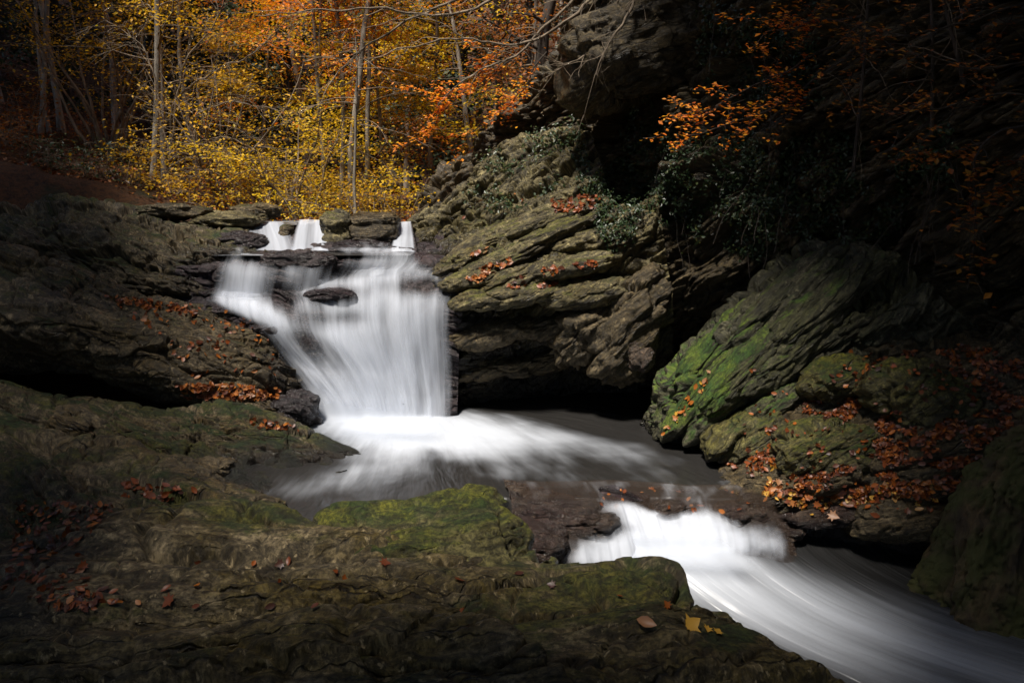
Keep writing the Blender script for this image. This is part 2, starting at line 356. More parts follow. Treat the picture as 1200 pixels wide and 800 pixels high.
def strata(P, fr, seed, amp, freq, crack, wb=0.95, wl_=0.50, wk=1.0, ws=1.0):
    Q = P @ fr.T + seed * 7.7
    Wp = Q.copy(); Wp[:, 2] += 0.20 * fbm(Q * 0.5, 2) + 0.025 * fbm(Q * 2.3, 3)
    big = fbm(Q * np.array([0.7, 0.7, 1.1]), 4)
    one = np.zeros_like(Q); one[:, 2] = Wp[:, 2] * freq; one[:, 0] = Q[:, 0] * 0.35; one[:, 1] = Q[:, 1] * 0.35
    lay = noise(one); lay = np.tanh(lay * 4.0) * 0.5 + lay * 0.5
    two = one * np.array([2.5, 2.5, 3.1]) + 11.0; lay2 = noise(two); lay2 = np.tanh(lay2 * 3.5) * 0.5
    st = fbm(np.stack([Q[:, 0] * 1.6, Q[:, 1] * 1.6, Wp[:, 2] * 9.0], 1), 5, 0.55)
    fine = fbm(np.stack([Q[:, 0] * 7, Q[:, 1] * 7, Wp[:, 2] * 26.0], 1), 4, 0.6)
    c1 = np.abs(fbm(Q * np.array([0.75, 0.75, 1.9]) + 31.0, 3)); crk = -np.exp(-(c1 / 0.035) ** 2)
    c2 = np.abs(fbm(Q * np.array([1.8, 1.8, 4.2]) + 53.0, 3)); crk2 = -np.exp(-(c2 / 0.05) ** 2)
    bq = np.stack([Q[:, 0] * 0.9, Q[:, 1] * 0.9, Wp[:, 2] * 2.6], 1) + 0.22 * np.stack([fbm(Q * 1.7 + 5, 2), fbm(Q * 1.7 + 15, 2), fbm(Q * 1.7 + 25, 2)], 1)
    b1, e1 = blocks(bq, seed); b2, e2 = blocks(bq * np.array([2.7, 2.7, 3.2]) + 7.7, seed + 5)
    blk = 0.62 * b1 + 0.24 * b2 - 0.45 * np.exp(-(e1 / 0.06) ** 2) - 0.16 * np.exp(-(e2 / 0.10) ** 2)
    d = amp * wk * blk + amp * (0.8 * wb * big + wl_ * lay + ws * (0.22 * lay2 + 0.30 * st + 0.15 * fine)) + crack * (crk + 0.4 * crk2)
    Q2 = Q.copy(); Q2[:, 2] = Wp[:, 2]
    return d, Q2
ROCKS = []      # (name, verts, faces) for scattering
def dab(P, dabs):
    if not dabs: return np.zeros(len(P))
    px, py = proj(P); o = np.zeros(len(P))
    for x, y, rx, ry, a in dabs: o += a * np.exp(-(((px - x) / rx) ** 2 + ((py - y) / ry) ** 2))
    return o
def loft(name, rows, nu, nv, mat, nrm, amp=0.12, freq=2.2, crack=0.05, seed=1, back=None, under=None, moss=0.0, mdabs=None, wet=None, wl=None, wb=0.95, wly=0.5, wk=1.0, ws=1.0,
         wrapL=None, wrapR=None, side=1, label=None, cat=None, kind=None, group=None, scatter=True, parent=None):
    rows = [[at(*p) if len(p) == 3 else np.array(p[:3]) for p in r] for r in rows]
    if back:
        r0 = rows[0]; rows = [[p + np.array([0, back[0], -back[1]]) for p in r0], [p + np.array([0, back[0] * 0.25, -back[1] * 0.10]) for p in r0]] + rows
    if under:
        r0 = rows[-1]; rows = rows + [[p + np.array([0, under[0], -under[1]]) for p in r0]]
    if wrapL: rows = [[r[0] + np.array(wrapL)] + list(r) for r in rows]
    if wrapR: rows = [list(r) + [r[-1] + np.array(wrapR)] for r in rows]
    G = grid_of(rows, nu, nv); Nn = normals(G) * side
    P = G.reshape(-1, 3); nn = Nn.reshape(-1, 3)
    fr = frame(nrm); d, Q = strata(P, fr, seed, amp, freq, crack, wb, wly, wk, ws)
    P2 = P + nn * d[:, None]
    me = raw_mesh(name, P2, grid_faces(nu, nv))
    vattr(me, "sc", Q); fattr(me, "moss", moss + dab(P2, mdabs))
    wv = np.zeros(len(P2)) + dab(P2, wet)
    if wl is not None: wv += 1 - sstep(wl + 0.05, wl + 0.35, P2[:, 2] + 0.1 * fbm(P2 * 2, 2))
    fattr(me, "wet", np.clip(wv, 0, 1))
    o = link(name, me, M[mat], parent); props(o, label, cat, group, kind)
    if scatter: ROCKS.append((name, P2, grid_faces(nu, nv)))
    return o
def sphere_pts(nu, nv):
    th = np.linspace(0, 2 * math.pi, nu, endpoint=False); ph = np.linspace(0, math.pi, nv)[1:-1]
    V = [[0, 0, 1]] + [[math.sin(p) * math.cos(a), math.sin(p) * math.sin(a), math.cos(p)] for p in ph for a in th] + [[0, 0, -1]]
    Q = []; T = []; m = len(ph)
    for r in range(m - 1):
        for j in range(nu):
            a = 1 + r * nu + j; b = 1 + r * nu + (j + 1) % nu; Q.append((a, a + nu, b + nu, b))
    for j in range(nu):
        T.append((0, 1 + j, 1 + (j + 1) % nu)); k = 1 + (m - 1) * nu; T.append((k + nu, k + (j + 1) % nu, k + j))
    return np.array(V), np.array(Q), np.array(T)
SPH = {}
def boulder(name, px, py, Y, w_, h_, dep, mat, nrm=(0, .2, 1), rot=(0, 0, 0), box=0.75, amp=0.08, freq=3, crack=0.03, seed=1, moss=0.0, wl=None, wetall=0.0,
            label=None, cat="boulder", group=None, res=140, mdabs=None, kind=None, parent=None):
    """w_, h_ in pixels at that distance; dep in metres"""
    if res not in SPH: SPH[res] = sphere_pts(res, res // 2)
    V, Q, T = SPH[res]; c = at(px, py, Y); s = Y / F
    D = V.copy(); D = np.sign(D) * np.abs(D) ** box; D /= (np.linalg.norm(D, axis=1) ** 0.35)[:, None]
    D *= 1 + 0.22 * fbm(V * 1.3 + seed * 5.1, 3)[:, None]
    P = D * np.array([w_ * s / 2, dep / 2, h_ * s / 2])
    from mathutils import Euler
    Rm = np.array(Euler(rot).to_matrix()); P = P @ Rm.T
    nn = V @ Rm.T; P = P + c
    d, Qc = strata(P, frame(nrm), seed, amp, freq, crack); P = P + nn * d[:, None]
    me = raw_mesh(name, P, [Q, T]); vattr(me, "sc", Qc); fattr(me, "moss", moss + dab(P, mdabs))
    wv = np.full(len(P), wetall)
    if wl is not None: wv += 1 - sstep(wl + 0.03, wl + 0.2, P[:, 2])
    fattr(me, "wet", np.clip(wv, 0, 1))
    o = link(name, me, M[mat], parent); props(o, label, None if parent else cat, group, kind); ROCKS.append((name, P, Q)); return o

def beds(parent, mat, nrm, items, amp=0.05, mdabs=None, moss=0.0, dep=0.7, seed=300, wl=None, freq=5):
    for k, (px, py, Y, w_, h_, ang) in enumerate(items):
        boulder("rock_bed", px, py, Y, w_, h_, dep, mat, nrm, rot=(0.12, -R(ang), 0.0), seed=seed + k, amp=amp, crack=0.03, box=0.8, moss=moss, res=150, freq=freq, parent=parent, wl=wl, mdabs=mdabs)
nF, nL, nR1, nR4 = (-0.06, 0.50, 0.86), (0.30, 0.35, 0.88), (-0.45, 0.25, 0.85), (-0.72, 0.30, 0.62)

# foreground
loft("rock_ledge", [
    [(-120,650,5.2),(-20,628,5.3),(70,612,5.35),(150,600,5.35),(230,592,5.35),(300,590,5.4),(350,602,5.3),(400,618,5.1),(480,636,5.0),(560,650,4.95),(640,660,4.9),(700,660,4.9),(745,656,4.85),(785,666,4.7),(815,690,4.5),(840,712,4.35),(862,742,4.2),(900,753,4.1),(945,778,3.95),(1000,800,3.8),(1070,835,3.6)],
    [(-120,690,4.6),(0,660,4.75),(100,645,4.8),(200,640,4.75),(300,645,4.75),(400,650,4.65),(500,660,4.55),(600,675,4.45),(680,676,4.45),(740,680,4.35),(780,700,4.15),(805,730,4.0),(830,757,3.85),(870,775,3.75),(920,800,3.65),(970,830,3.55)],
    [(-120,720,4.0),(0,705,4.05),(100,700,4.05),(200,698,4.05),(300,696,4.05),(400,696,4.05),(500,702,4.0),(600,712,3.95),(680,722,3.9),(740,735,3.8),(790,762,3.65),(840,790,3.5),(900,820,3.4),(940,850,3.3)],
    [(-120,760,3.75),(0,735,3.85),(100,725,3.9),(200,722,3.9),(300,718,3.92),(400,716,3.93),(500,722,3.9),(600,740,3.75),(680,758,3.65),(740,775,3.55),(790,800,3.4),(850,830,3.3),(900,860,3.2)],
    [(-120,840,3.2),(0,820,3.25),(200,800,3.35),(400,790,3.4),(600,810,3.25),(740,840,3.1),(850,880,3.0)],
    [(-250,1000,2.5),(0,960,2.6),(300,930,2.7),(600,930,2.7),(850,980,2.6)],
    [(-1500,1700,1.1),(0,1700,1.1),(600,1700,1.1),(1300,1700,1.1)]],
    1100, 620, 'fore', nF, amp=0.085, freq=4.6, crack=0.08, wb=0.6, wly=1.0, wk=0.14, ws=0.7, seed=2, back=(0.7, 1.9), wl=-0.6,
    mdabs=[(300,605,90,28,0.25),(620,700,110,40,0.16),(740,690,110,40,0.16),(300,680,200,20,-0.2),(420,690,150,14,-0.2),(850,745,30,20,0.25),(500,760,250,50,0.05)], moss=0.02,
    label="broad layered foreground ledge of grey-brown rock along the bottom of the photo", cat="rock ledge")
loft("mossy_rock", [
    [(352,622,5.35),(375,603,5.4),(400,592,5.45),(440,591,5.5),(480,586,5.55),(515,574,5.6),(545,568,5.6),(580,573,5.55),(602,592,5.45),(614,618,5.3),(626,640,5.15),(640,664,4.95)],
    [(350,640,5.1),(375,622,5.1),(410,608,5.15),(450,606,5.2),(490,602,5.2),(525,594,5.2),(550,592,5.2),(575,598,5.15),(592,614,5.1),(602,634,5.0),(612,652,4.9),(622,672,4.75)],
    [(348,660,4.85),(375,650,4.85),(420,642,4.85),(460,640,4.85),(500,640,4.85),(530,642,4.85),(555,644,4.8),(575,650,4.75),(588,658,4.7),(598,668,4.65),(604,676,4.62),(612,684,4.6)],
    [(348,690,4.6),(400,680,4.6),(460,674,4.6),(520,674,4.6),(560,680,4.55),(600,696,4.45)]],
    420, 200, 'mossy', (-0.15, 0.5, 0.85), wk=0.5, amp=0.06, freq=6, crack=0.035, seed=4, back=(0.6, 1.6), wrapR=(0.1, 0.7, -0.3),
    mdabs=[(400,600,40,16,0.2),(560,640,40,25,-0.1)],
    label="mossy hump of rock in front of the pool on the foreground ledge", cat="rock")
loft("rock_shelf", [
    [(-120,756,3.5),(0,752,3.52),(100,745,3.55),(200,738,3.58),(290,728,3.6),(350,718,3.62),(430,716,3.62),(520,722,3.6),(580,738,3.5),(625,765,3.35),(660,800,3.2),(690,850,3.0)],
    [(-120,790,3.35),(0,780,3.38),(100,775,3.4),(200,768,3.42),(290,758,3.45),(350,745,3.48),(430,742,3.48),(500,752,3.45),(550,772,3.35),(590,805,3.2),(620,850,3.0)],
    [(-120,900,2.85),(100,860,3.0),(300,850,3.05),(450,860,3.0),(550,900,2.8)],
    [(-200,1200,1.9),(200,1200,1.9),(550,1200,1.9)]],
    620, 260, 'fore', nF, amp=0.07, freq=6.0, crack=0.06, wb=0.5, wly=0.9, wk=0.5, seed=9, back=(0.35, 0.5), moss=0.03, wrapR=(0.15, 0.25, -0.4),
    label="lowest dark shelf of rock with cracked edge at the bottom left", cat="rock ledge")

# left bank
loft("rock_shelf", [
    [(-120,220,13.5),(0,240,13.4),(50,235,13.4),(95,231,13.3),(140,236,13.2),(175,240,13.1),(215,252,13),(250,262,12.9),(290,268,12.9)],
    [(-120,250,12.6),(0,256,12.6),(60,250,12.6),(110,250,12.6),(160,256,12.5),(200,268,12.4),(235,276,12.3),(265,282,12.3),(300,288,12.3)],
    [(-120,275,12.0),(0,284,12.0),(60,285,12.0),(110,286,11.9),(160,288,11.9),(200,298,11.9),(235,296,11.9),(270,296,12.0),(320,297,12.1)],
    [(-120,320,11.6),(0,330,11.6),(60,335,11.6),(110,335,11.5),(160,335,11.5),(200,335,11.5),(235,325,11.6),(270,320,11.7),(320,320,11.8)],
    [(-120,370,11.4),(0,380,11.4),(120,380,11.4),(200,370,11.4),(320,360,11.6)]],
    460, 260, 'left', nL, amp=0.16, freq=2.6, crack=0.07, seed=11, back=(1.2, 0.6), wet=[(270,300,60,14,0.9),(230,330,30,20,0.8)],
    moss=0.10, label="mossy rock shelf at the foot of the forest, upper left of the falls", cat="rock ledge")
loft("rock_slab", [
    [(-120,265,11.2),(0,288,10.9),(60,303,10.9),(130,325,10.95),(180,342,11),(235,352,11.1),(285,362,11.1),(312,380,10.95),(332,412,10.85),(350,452,10.8),(374,492,10.8)],
    [(-120,305,10.4),(0,322,10.4),(70,338,10.4),(130,355,10.4),(180,372,10.4),(225,385,10.5),(260,395,10.5),(285,408,10.5),(305,430,10.45),(325,458,10.4),(345,488,10.3)],
    [(-120,350,9.7),(0,365,9.7),(60,375,9.75),(120,390,9.8),(170,412,9.85),(205,432,9.9),(232,448,9.95),(255,455,10),(282,462,10),(305,472,10),(330,490,10)],
    [(-120,372,9.8),(0,388,9.8),(60,395,9.85),(120,415,9.9),(170,440,9.95),(205,460,10),(232,470,10),(262,474,10),(300,484,10),(335,500,10)],
    [(-120,430,10.6),(0,440,10.6),(60,445,10.6),(120,455,10.6),(170,470,10.5),(230,490,10.4),(300,510,10.3),(340,520,10.2)]],
    640, 340, 'left', nL, amp=0.15, wk=0.6, ws=0.6, wb=0.7, wly=0.8, freq=2.6, crack=0.06, seed=14, back=(0.9, 1.2), wl=0.0, wet=[(330,430,25,60,0.8),(290,370,40,12,0.6)], moss=0.0,
    mdabs=[(80,330,90,15,0.12),(180,420,50,20,-0.1)],
    label="big sloping slab left of the waterfall, strewn with red leaves", cat="rock slab")
loft("rock_ledge", [
    [(-120,425,9.9),(0,437,9.8),(60,452,9.7),(120,458,9.6),(200,466,9.6),(270,472,9.6),(330,482,9.65),(380,502,9.6),(410,518,9.5),(434,531,9.35)],
    [(-120,455,9.1),(0,465,9.1),(60,470,9.1),(120,474,9.1),(200,484,9.1),(270,490,9.15),(330,500,9.2),(372,516,9.2),(400,527,9.2),(424,538,9.2)],
    [(-120,500,8.7),(0,510,8.7),(60,512,8.7),(120,516,8.7),(190,524,8.7),(250,534,8.75),(300,540,8.8),(345,542,8.85),(380,544,8.9),(412,546,8.95)],
    [(-120,560,8.3),(0,565,8.3),(60,565,8.3),(120,568,8.2),(190,575,8.2),(250,582,8.1),(295,584,8.0),(340,572,8.25),(375,563,8.45),(405,554,8.7)]],
    560, 260, 'left', nL, amp=0.13, wk=0.6, ws=0.6, wb=0.7, wly=0.8, freq=2.6, crack=0.05, seed=17, back=(0.8, 1.2), under=(0, 0.7), wl=0.0, moss=0.13,
    mdabs=[(300,520,80,25,0.1)],
    label="dark green-brown rock tongue ending in a point at the pool", cat="rock ledge")
loft("rock_folds", [
    [(-120,490,8.1),(0,505,8.1),(70,505,8.0),(130,518,7.9),(190,538,7.7),(240,560,7.5),(280,578,7.3),(325,597,7.0)],
    [(-120,530,7.4),(0,540,7.4),(70,538,7.3),(130,548,7.2),(190,562,7.1),(240,577,7.0),(280,590,6.9),(325,607,6.7)],
    [(-120,580,6.5),(0,590,6.5),(70,585,6.5),(130,588,6.5),(190,596,6.4),(240,606,6.4),(280,616,6.3),(325,626,6.2)],
    [(-120,640,5.7),(0,645,5.7),(100,640,5.7),(200,640,5.7),(325,650,5.7)],
    [(-120,700,5.2),(0,700,5.2),(200,700,5.2),(325,700,5.2)]],
    460, 280, 'left', nL, amp=0.15, wk=0.6, ws=0.6, wb=0.7, wly=0.8, freq=3.0, crack=0.06, seed=21, back=(0.8, 1.0), wl=0.0, moss=0.06,
    label="folded rock bank between the foreground ledge and the pool at left", cat="rock bank")
boulder("pale_rock", 243, 549, 7.75, 66, 30, 0.5, 'left', nL, seed=3, moss=-0.2, label="small pale rock with flat top in the left bank folds", cat="rock", amp=0.04)
boulder("wet_boulder", 347, 480, 10.35, 62, 40, 0.8, 'wet', nL, seed=5, amp=0.06, label="black wet rock beside the foot of the waterfall", cat="rock", wetall=0.5)
boulder("grey_rock", 100, 497, 9.0, 70, 34, 0.7, 'left', nL, rot=(0, 0.3, 0), seed=8, moss=-0.1, label="small grey block lying on the left rock tongue", cat="rock", amp=0.05)

# bed under the falls
FALL = [
    [(205,297,12.4),(280,295,12.4),(350,295,12.5),(430,295,12.5),(500,296,12.4),(565,298,12.2)],
    [(205,304,11.95),(270,302,11.9),(335,301,11.8),(390,301,11.9),(440,303,11.9),(500,304,11.9),(560,309,11.9)],
    [(205,309,11.65),(262,306,11.6),(325,304,11.5),(375,304,11.55),(425,305,11.65),(470,307,11.7),(520,312,11.7),(560,318,11.7)],
    [(205,325,11.58),(250,322,11.5),(315,320,11.4),(365,318,11.42),(410,318,11.6),(450,318,11.65),(500,322,11.6),(553,328,11.6)],
    [(205,349,11.55),(240,350,11.45),(300,353,11.35),(350,346,11.35),(400,332,11.5),(450,330,11.55),(500,330,11.5),(548,337,11.45)],
    [(212,356,11.3),(250,358,11.15),(305,364,11.0),(350,362,10.98),(400,352,11.2),(450,346,11.3),(500,342,11.25),(548,348,11.2)],
    [(230,364,11.15),(270,370,11.0),(312,380,10.85),(352,388,10.85),(398,390,11.02),(450,376,11.12),(500,366,11.12),(542,366,11.1)],
    [(290,412,11.1),(325,420,10.92),(352,430,10.82),(388,436,10.86),(430,438,11.0),(470,438,11.06),(510,438,11.06),(537,438,11.06)],
    [(330,470,11.0),(352,472,10.84),(378,475,10.76),(402,475,10.82),(435,474,10.94),(470,474,11.0),(510,474,11.0),(536,474,11.0)],
    [(340,508,10.9),(366,508,10.72),(390,510,10.66),(412,510,10.7),(440,508,10.84),(472,508,10.92),(510,508,10.92),(536,508,10.92)]]
loft("waterfall_rock", FALL, 420, 380, 'wet', (0.1, 0.25, 0.95), amp=0.10, freq=4.2, crack=0.03, seed=23, under=(0, 0.6),
     label="wet dark rock step that the main waterfall runs over", cat="rock")

# ------------------------------------------------------------------ right side
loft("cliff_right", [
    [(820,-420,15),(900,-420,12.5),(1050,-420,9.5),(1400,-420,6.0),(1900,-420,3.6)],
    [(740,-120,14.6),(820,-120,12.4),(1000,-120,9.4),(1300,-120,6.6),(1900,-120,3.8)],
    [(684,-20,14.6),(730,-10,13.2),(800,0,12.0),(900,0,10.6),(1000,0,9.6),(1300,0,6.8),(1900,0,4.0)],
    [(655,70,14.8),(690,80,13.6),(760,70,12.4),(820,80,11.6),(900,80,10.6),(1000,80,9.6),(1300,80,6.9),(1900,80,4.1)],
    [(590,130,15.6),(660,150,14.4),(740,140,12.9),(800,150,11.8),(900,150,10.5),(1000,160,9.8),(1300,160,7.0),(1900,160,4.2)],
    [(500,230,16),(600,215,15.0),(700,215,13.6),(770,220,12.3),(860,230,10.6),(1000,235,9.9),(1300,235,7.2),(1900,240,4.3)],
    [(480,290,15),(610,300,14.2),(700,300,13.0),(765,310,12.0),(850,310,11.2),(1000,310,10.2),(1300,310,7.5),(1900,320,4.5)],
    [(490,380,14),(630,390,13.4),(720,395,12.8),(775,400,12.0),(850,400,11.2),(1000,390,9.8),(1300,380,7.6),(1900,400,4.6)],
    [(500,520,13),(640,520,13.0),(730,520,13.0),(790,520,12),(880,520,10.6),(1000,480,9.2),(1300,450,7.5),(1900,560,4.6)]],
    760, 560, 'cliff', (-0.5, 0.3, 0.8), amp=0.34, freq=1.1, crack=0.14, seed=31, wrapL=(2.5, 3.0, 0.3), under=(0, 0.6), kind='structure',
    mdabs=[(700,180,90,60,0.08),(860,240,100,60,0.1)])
loft("rock_slope", [
    [(474,266,13.7),(520,226,13.7),(560,190,13.8),(610,160,13.8),(690,150,13.1)],
    [(482,276,13.4),(530,246,13.3),(575,215,13.3),(630,190,13.2),(700,185,12.6)],
    [(488,290,13.0),(540,272,12.8),(590,248,12.7),(640,226,12.6),(705,222,12.2)],
    [(488,304,12.4),(545,302,12.2),(600,285,12.1),(650,265,12.1),(712,258,11.9)],
    [(488,350,12.1),(545,350,12.0),(600,350,12.0),(650,350,12.0),(712,350,11.9)]],
    380, 300, 'right', nR1, amp=0.2, freq=2.0, crack=0.10, seed=35, back=(0.8, 0.6), wl=2.2, moss=-0.03, wrapL=(0.2, 0.6, -0.2),
    mdabs=[(570,265,50,22,0.2)],
    label="smooth olive rock slope rising right of the small upper cascade", cat="rock slope")
RL = loft("rock_ledge", [
    [(520,312,11.9),(540,296,11.9),(565,280,11.9),(592,262,12.0),(625,249,12.0),(665,236,12.0),(700,234,11.9),(770,240,11.6)],
    [(512,318,11.7),(540,306,11.6),(572,293,11.6),(605,278,11.6),(640,264,11.6),(675,254,11.6),(710,252,11.5),(775,262,11.3)],
    [(512,326,11.55),(545,320,11.4),(580,312,11.3),(615,302,11.25),(650,290,11.25),(690,284,11.3),(725,285,11.3),(780,292,11.1)],
    [(515,336,11.4),(550,338,11.15),(590,336,11.0),(630,330,10.95),(665,322,10.95),(700,318,11.0),(735,322,11.0),(785,330,10.9)],
    [(532,366,11.25),(556,366,11.15),(595,362,11.05),(635,356,11.05),(670,350,11.1),(705,348,11.15),(740,352,11.15),(790,360,11.05)],
    [(536,400,11.3),(560,402,11.3),(600,400,11.35),(640,392,11.4),(675,388,11.5),(710,392,11.6),(745,400,11.6),(790,410,11.4)],
    [(536,425,11.35),(565,430,11.45),(605,425,11.6),(645,420,11.7),(685,425,11.9),(720,435,12.1),(750,450,12.2),(795,460,11.8)],
    [(536,465,11.45),(565,466,11.6),(605,462,11.9),(645,460,12.1),(685,462,12.3),(720,468,12.5),(755,474,12.5),(795,480,12.1)],
    [(536,505,11.3),(570,500,11.5),(620,492,11.9),(680,488,12.3),(730,488,12.5),(795,495,12.1)]],
    560, 500, 'right', nR1, amp=0.17, wb=0.7, wly=0.8, freq=2.6, crack=0.08, seed=38, back=(0.5, 0.5), under=(0, 0.4), wl=-0.1, wrapL=(0.05, 0.8, -0.3),
    wet=[(560,370,28,30,0.7),(550,440,60,60,0.9),(650,430,120,55,0.9),(515,325,20,14,0.8)], moss=-0.02,
    mdabs=[(610,340,60,14,0.25),(590,280,70,20,0.15),(700,370,60,50,0.1)],
    label="ledge of tilted ridged beds, undercut above the pool, right of the waterfall", cat="rock ledge")
beds(RL, 'right', nR1, [(548,300,11.75,80,20,24),(572,284,11.8,110,22,27),(610,266,11.85,130,24,22),(668,250,11.8,110,26,14),(640,276,11.55,140,24,24),(590,303,11.45,120,20,22),(700,280,11.4,110,30,12),
    (560,324,11.3,90,22,10),(612,322,11.15,130,26,16),(672,312,11.1,110,26,12),(600,345,11.0,150,30,8),(690,344,10.95,110,36,6)], amp=0.055, moss=0.07)
beds(RL, 'cliff', nR1, [(580,388,11.25,110,26,10),(650,378,11.35,120,26,14),(575,430,11.5,110,30,6),(640,418,11.7,130,26,12)], amp=0.06, moss=0.04, seed=330)
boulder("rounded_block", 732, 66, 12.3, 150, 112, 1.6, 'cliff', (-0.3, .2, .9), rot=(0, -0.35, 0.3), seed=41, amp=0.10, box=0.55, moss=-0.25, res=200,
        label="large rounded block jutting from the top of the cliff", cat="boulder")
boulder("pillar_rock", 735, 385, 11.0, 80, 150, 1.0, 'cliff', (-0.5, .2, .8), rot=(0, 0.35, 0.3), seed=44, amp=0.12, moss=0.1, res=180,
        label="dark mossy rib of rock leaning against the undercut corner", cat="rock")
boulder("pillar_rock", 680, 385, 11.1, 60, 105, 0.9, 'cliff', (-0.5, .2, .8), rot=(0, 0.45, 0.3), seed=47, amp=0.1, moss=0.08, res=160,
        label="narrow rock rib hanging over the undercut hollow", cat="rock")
boulder("hanging_rock", 745, 415, 10.7, 50, 36, 0.5, 'brown', (-0.5, .2, .8), rot=(0, 0.5, 0), seed=49, amp=0.05, res=120,
        label="reddish rock wedge dotted with leaves in the undercut corner", cat="rock")
# green buttress, built from tilted ribs
RIB = [([(768,520,10.0),(773,478,10.0),(790,428,10.05),(822,388,10.1),(860,352,10.1),(905,318,10.0),(985,262,9.7)], 0, 51),
       ]
GB = loft("green_buttress", [
    [(769,522,10.0),(774,480,10.0),(790,430,10.05),(822,388,10.1),(860,352,10.1),(905,318,10.0),(965,282,10.0),(1030,250,10.3)],
    [(780,524,9.75),(794,480,9.65),(818,432,9.6),(850,392,9.6),(888,354,9.6),(930,318,9.5),(1010,276,9.9)],
    [(800,520,9.75),(818,476,9.7),(842,436,9.68),(868,402,9.65),(902,366,9.6),(945,330,9.5),(1025,282,9.3)],
    [(812,522,9.55),(838,482,9.4),(864,444,9.3),(892,408,9.25),(928,372,9.2),(970,338,9.1),(1050,296,8.9)],
    [(842,515,9.5),(868,480,9.4),(892,446,9.3),(918,414,9.25),(952,384,9.2),(995,354,9.1),(1075,320,8.9)],
    [(850,525,9.3),(884,488,9.1),(912,454,8.95),(942,424,8.9),(978,398,8.85),(1020,372,8.8),(1100,345,8.6)],
    [(865,545,9.3),(905,508,9.1),(940,476,9.0),(975,448,8.9),(1010,424,8.9),(1055,402,8.8),(1140,380,8.6)],
    [(880,570,9.5),(930,540,9.3),(970,510,9.3),(1010,480,9.2),(1050,450,9.1),(1100,430,9.0),(1180,410,8.8)]],
    520, 440, 'green', nR4, amp=0.15, freq=2.0, crack=0.10, seed=52, back=(0.8, 0.5), wrapL=(0.05, 0.1, -0.7), wl=-0.05, moss=-0.12,
    mdabs=[(810,460,45,60,0.34),(860,440,50,50,0.18),(960,340,90,60,-0.25)],
    label="bright green algae-covered rock buttress of tilted ribs on the right shore", cat="rock buttress")
beds(GB, 'green', nR4, [(797,462,9.85,130,30,66),(820,455,9.6,150,40,58),(852,452,9.45,170,44,54),(846,398,9.7,150,34,50),(888,415,9.3,190,44,48),(915,352,9.55,190,40,42),(930,408,9.15,170,36,44),(968,352,9.2,180,40,38)], amp=0.05, moss=-0.02, dep=0.6, seed=350, freq=4, mdabs=[(815,455,55,75,0.32),(860,440,40,50,0.12)])
beds(GB, 'green', nR4, [(880,492,9.2,90,28,44),(905,470,9.05,80,26,40),(890,505,8.95,60,24,30)], amp=0.04, moss=0.05, dep=0.5, seed=370)
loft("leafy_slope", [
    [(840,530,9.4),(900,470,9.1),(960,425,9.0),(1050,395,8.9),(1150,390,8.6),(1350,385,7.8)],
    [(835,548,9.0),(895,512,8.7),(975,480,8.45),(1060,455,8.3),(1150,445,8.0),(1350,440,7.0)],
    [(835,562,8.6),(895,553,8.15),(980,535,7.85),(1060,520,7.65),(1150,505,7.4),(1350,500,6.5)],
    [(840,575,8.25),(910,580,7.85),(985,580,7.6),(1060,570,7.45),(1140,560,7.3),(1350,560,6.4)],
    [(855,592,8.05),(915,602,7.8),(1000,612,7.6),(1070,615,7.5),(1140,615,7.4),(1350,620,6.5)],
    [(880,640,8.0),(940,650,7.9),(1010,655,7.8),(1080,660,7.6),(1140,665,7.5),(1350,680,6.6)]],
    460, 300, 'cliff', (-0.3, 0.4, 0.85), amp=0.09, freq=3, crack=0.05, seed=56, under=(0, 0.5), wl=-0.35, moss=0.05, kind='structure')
boulder("mossy_boulder", 1082, 470, 8.1, 128, 86, 1.1, 'mossy', (-0.4, .3, .8), rot=(0, 0.25, 0), seed=61, amp=0.08, moss=-0.05, res=180, label="tall mossy boulder among leaves at the foot of the dark cliff")
boulder("mossy_boulder", 968, 524, 8.2, 140, 66, 1.0, 'mossy', (-0.4, .3, .8), rot=(0, -0.2, 0), seed=63, amp=0.07, moss=0.0, res=180, label="low mossy boulder ringed by leaves, nearest the water")
boulder("mossy_boulder", 978, 442, 8.75, 84, 50, 0.8, 'mossy', (-0.5, .3, .8), rot=(0, -0.4, 0), seed=66, amp=0.05, moss=0.02, res=140, label="small yellow-brown mossy boulder tucked beside the green buttress")
boulder("mossy_boulder", 872, 510, 9.0, 110, 52, 0.9, 'mossy', nR4, rot=(0, -0.5, 0), seed=67, amp=0.05, moss=-0.02, res=140, wl=0, label="mossy rock at the water's edge just right of the green buttress")
boulder("flat_grey_rock", 1052, 604, 7.65, 130, 60, 0.8, 'left', (-0.2, .3, .9), rot=(0, -0.1, 0), seed=69, amp=0.05, moss=-0.3, res=160, wl=-0.45, label="flat grey rock at the stream edge below the leaf drift", cat="rock")
boulder("flat_grey_rock", 955, 598, 7.9, 110, 36, 0.8, 'brown', (-0.2, .3, .9), rot=(0, -0.15, 0), seed=70, amp=0.05, res=140, wl=-0.2, label="ribbed wet rock between the lower cascade and the leafy bank", cat="rock")
boulder("flat_grey_rock", 900, 575, 8.1, 130, 26, 0.7, 'left', (-0.3, .3, .9), rot=(0, -0.2, 0), seed=72, amp=0.05, res=140, wl=0.02, moss=-0.2, label="thin ridge of layered rock where the pool meets the leafy bank", cat="rock")

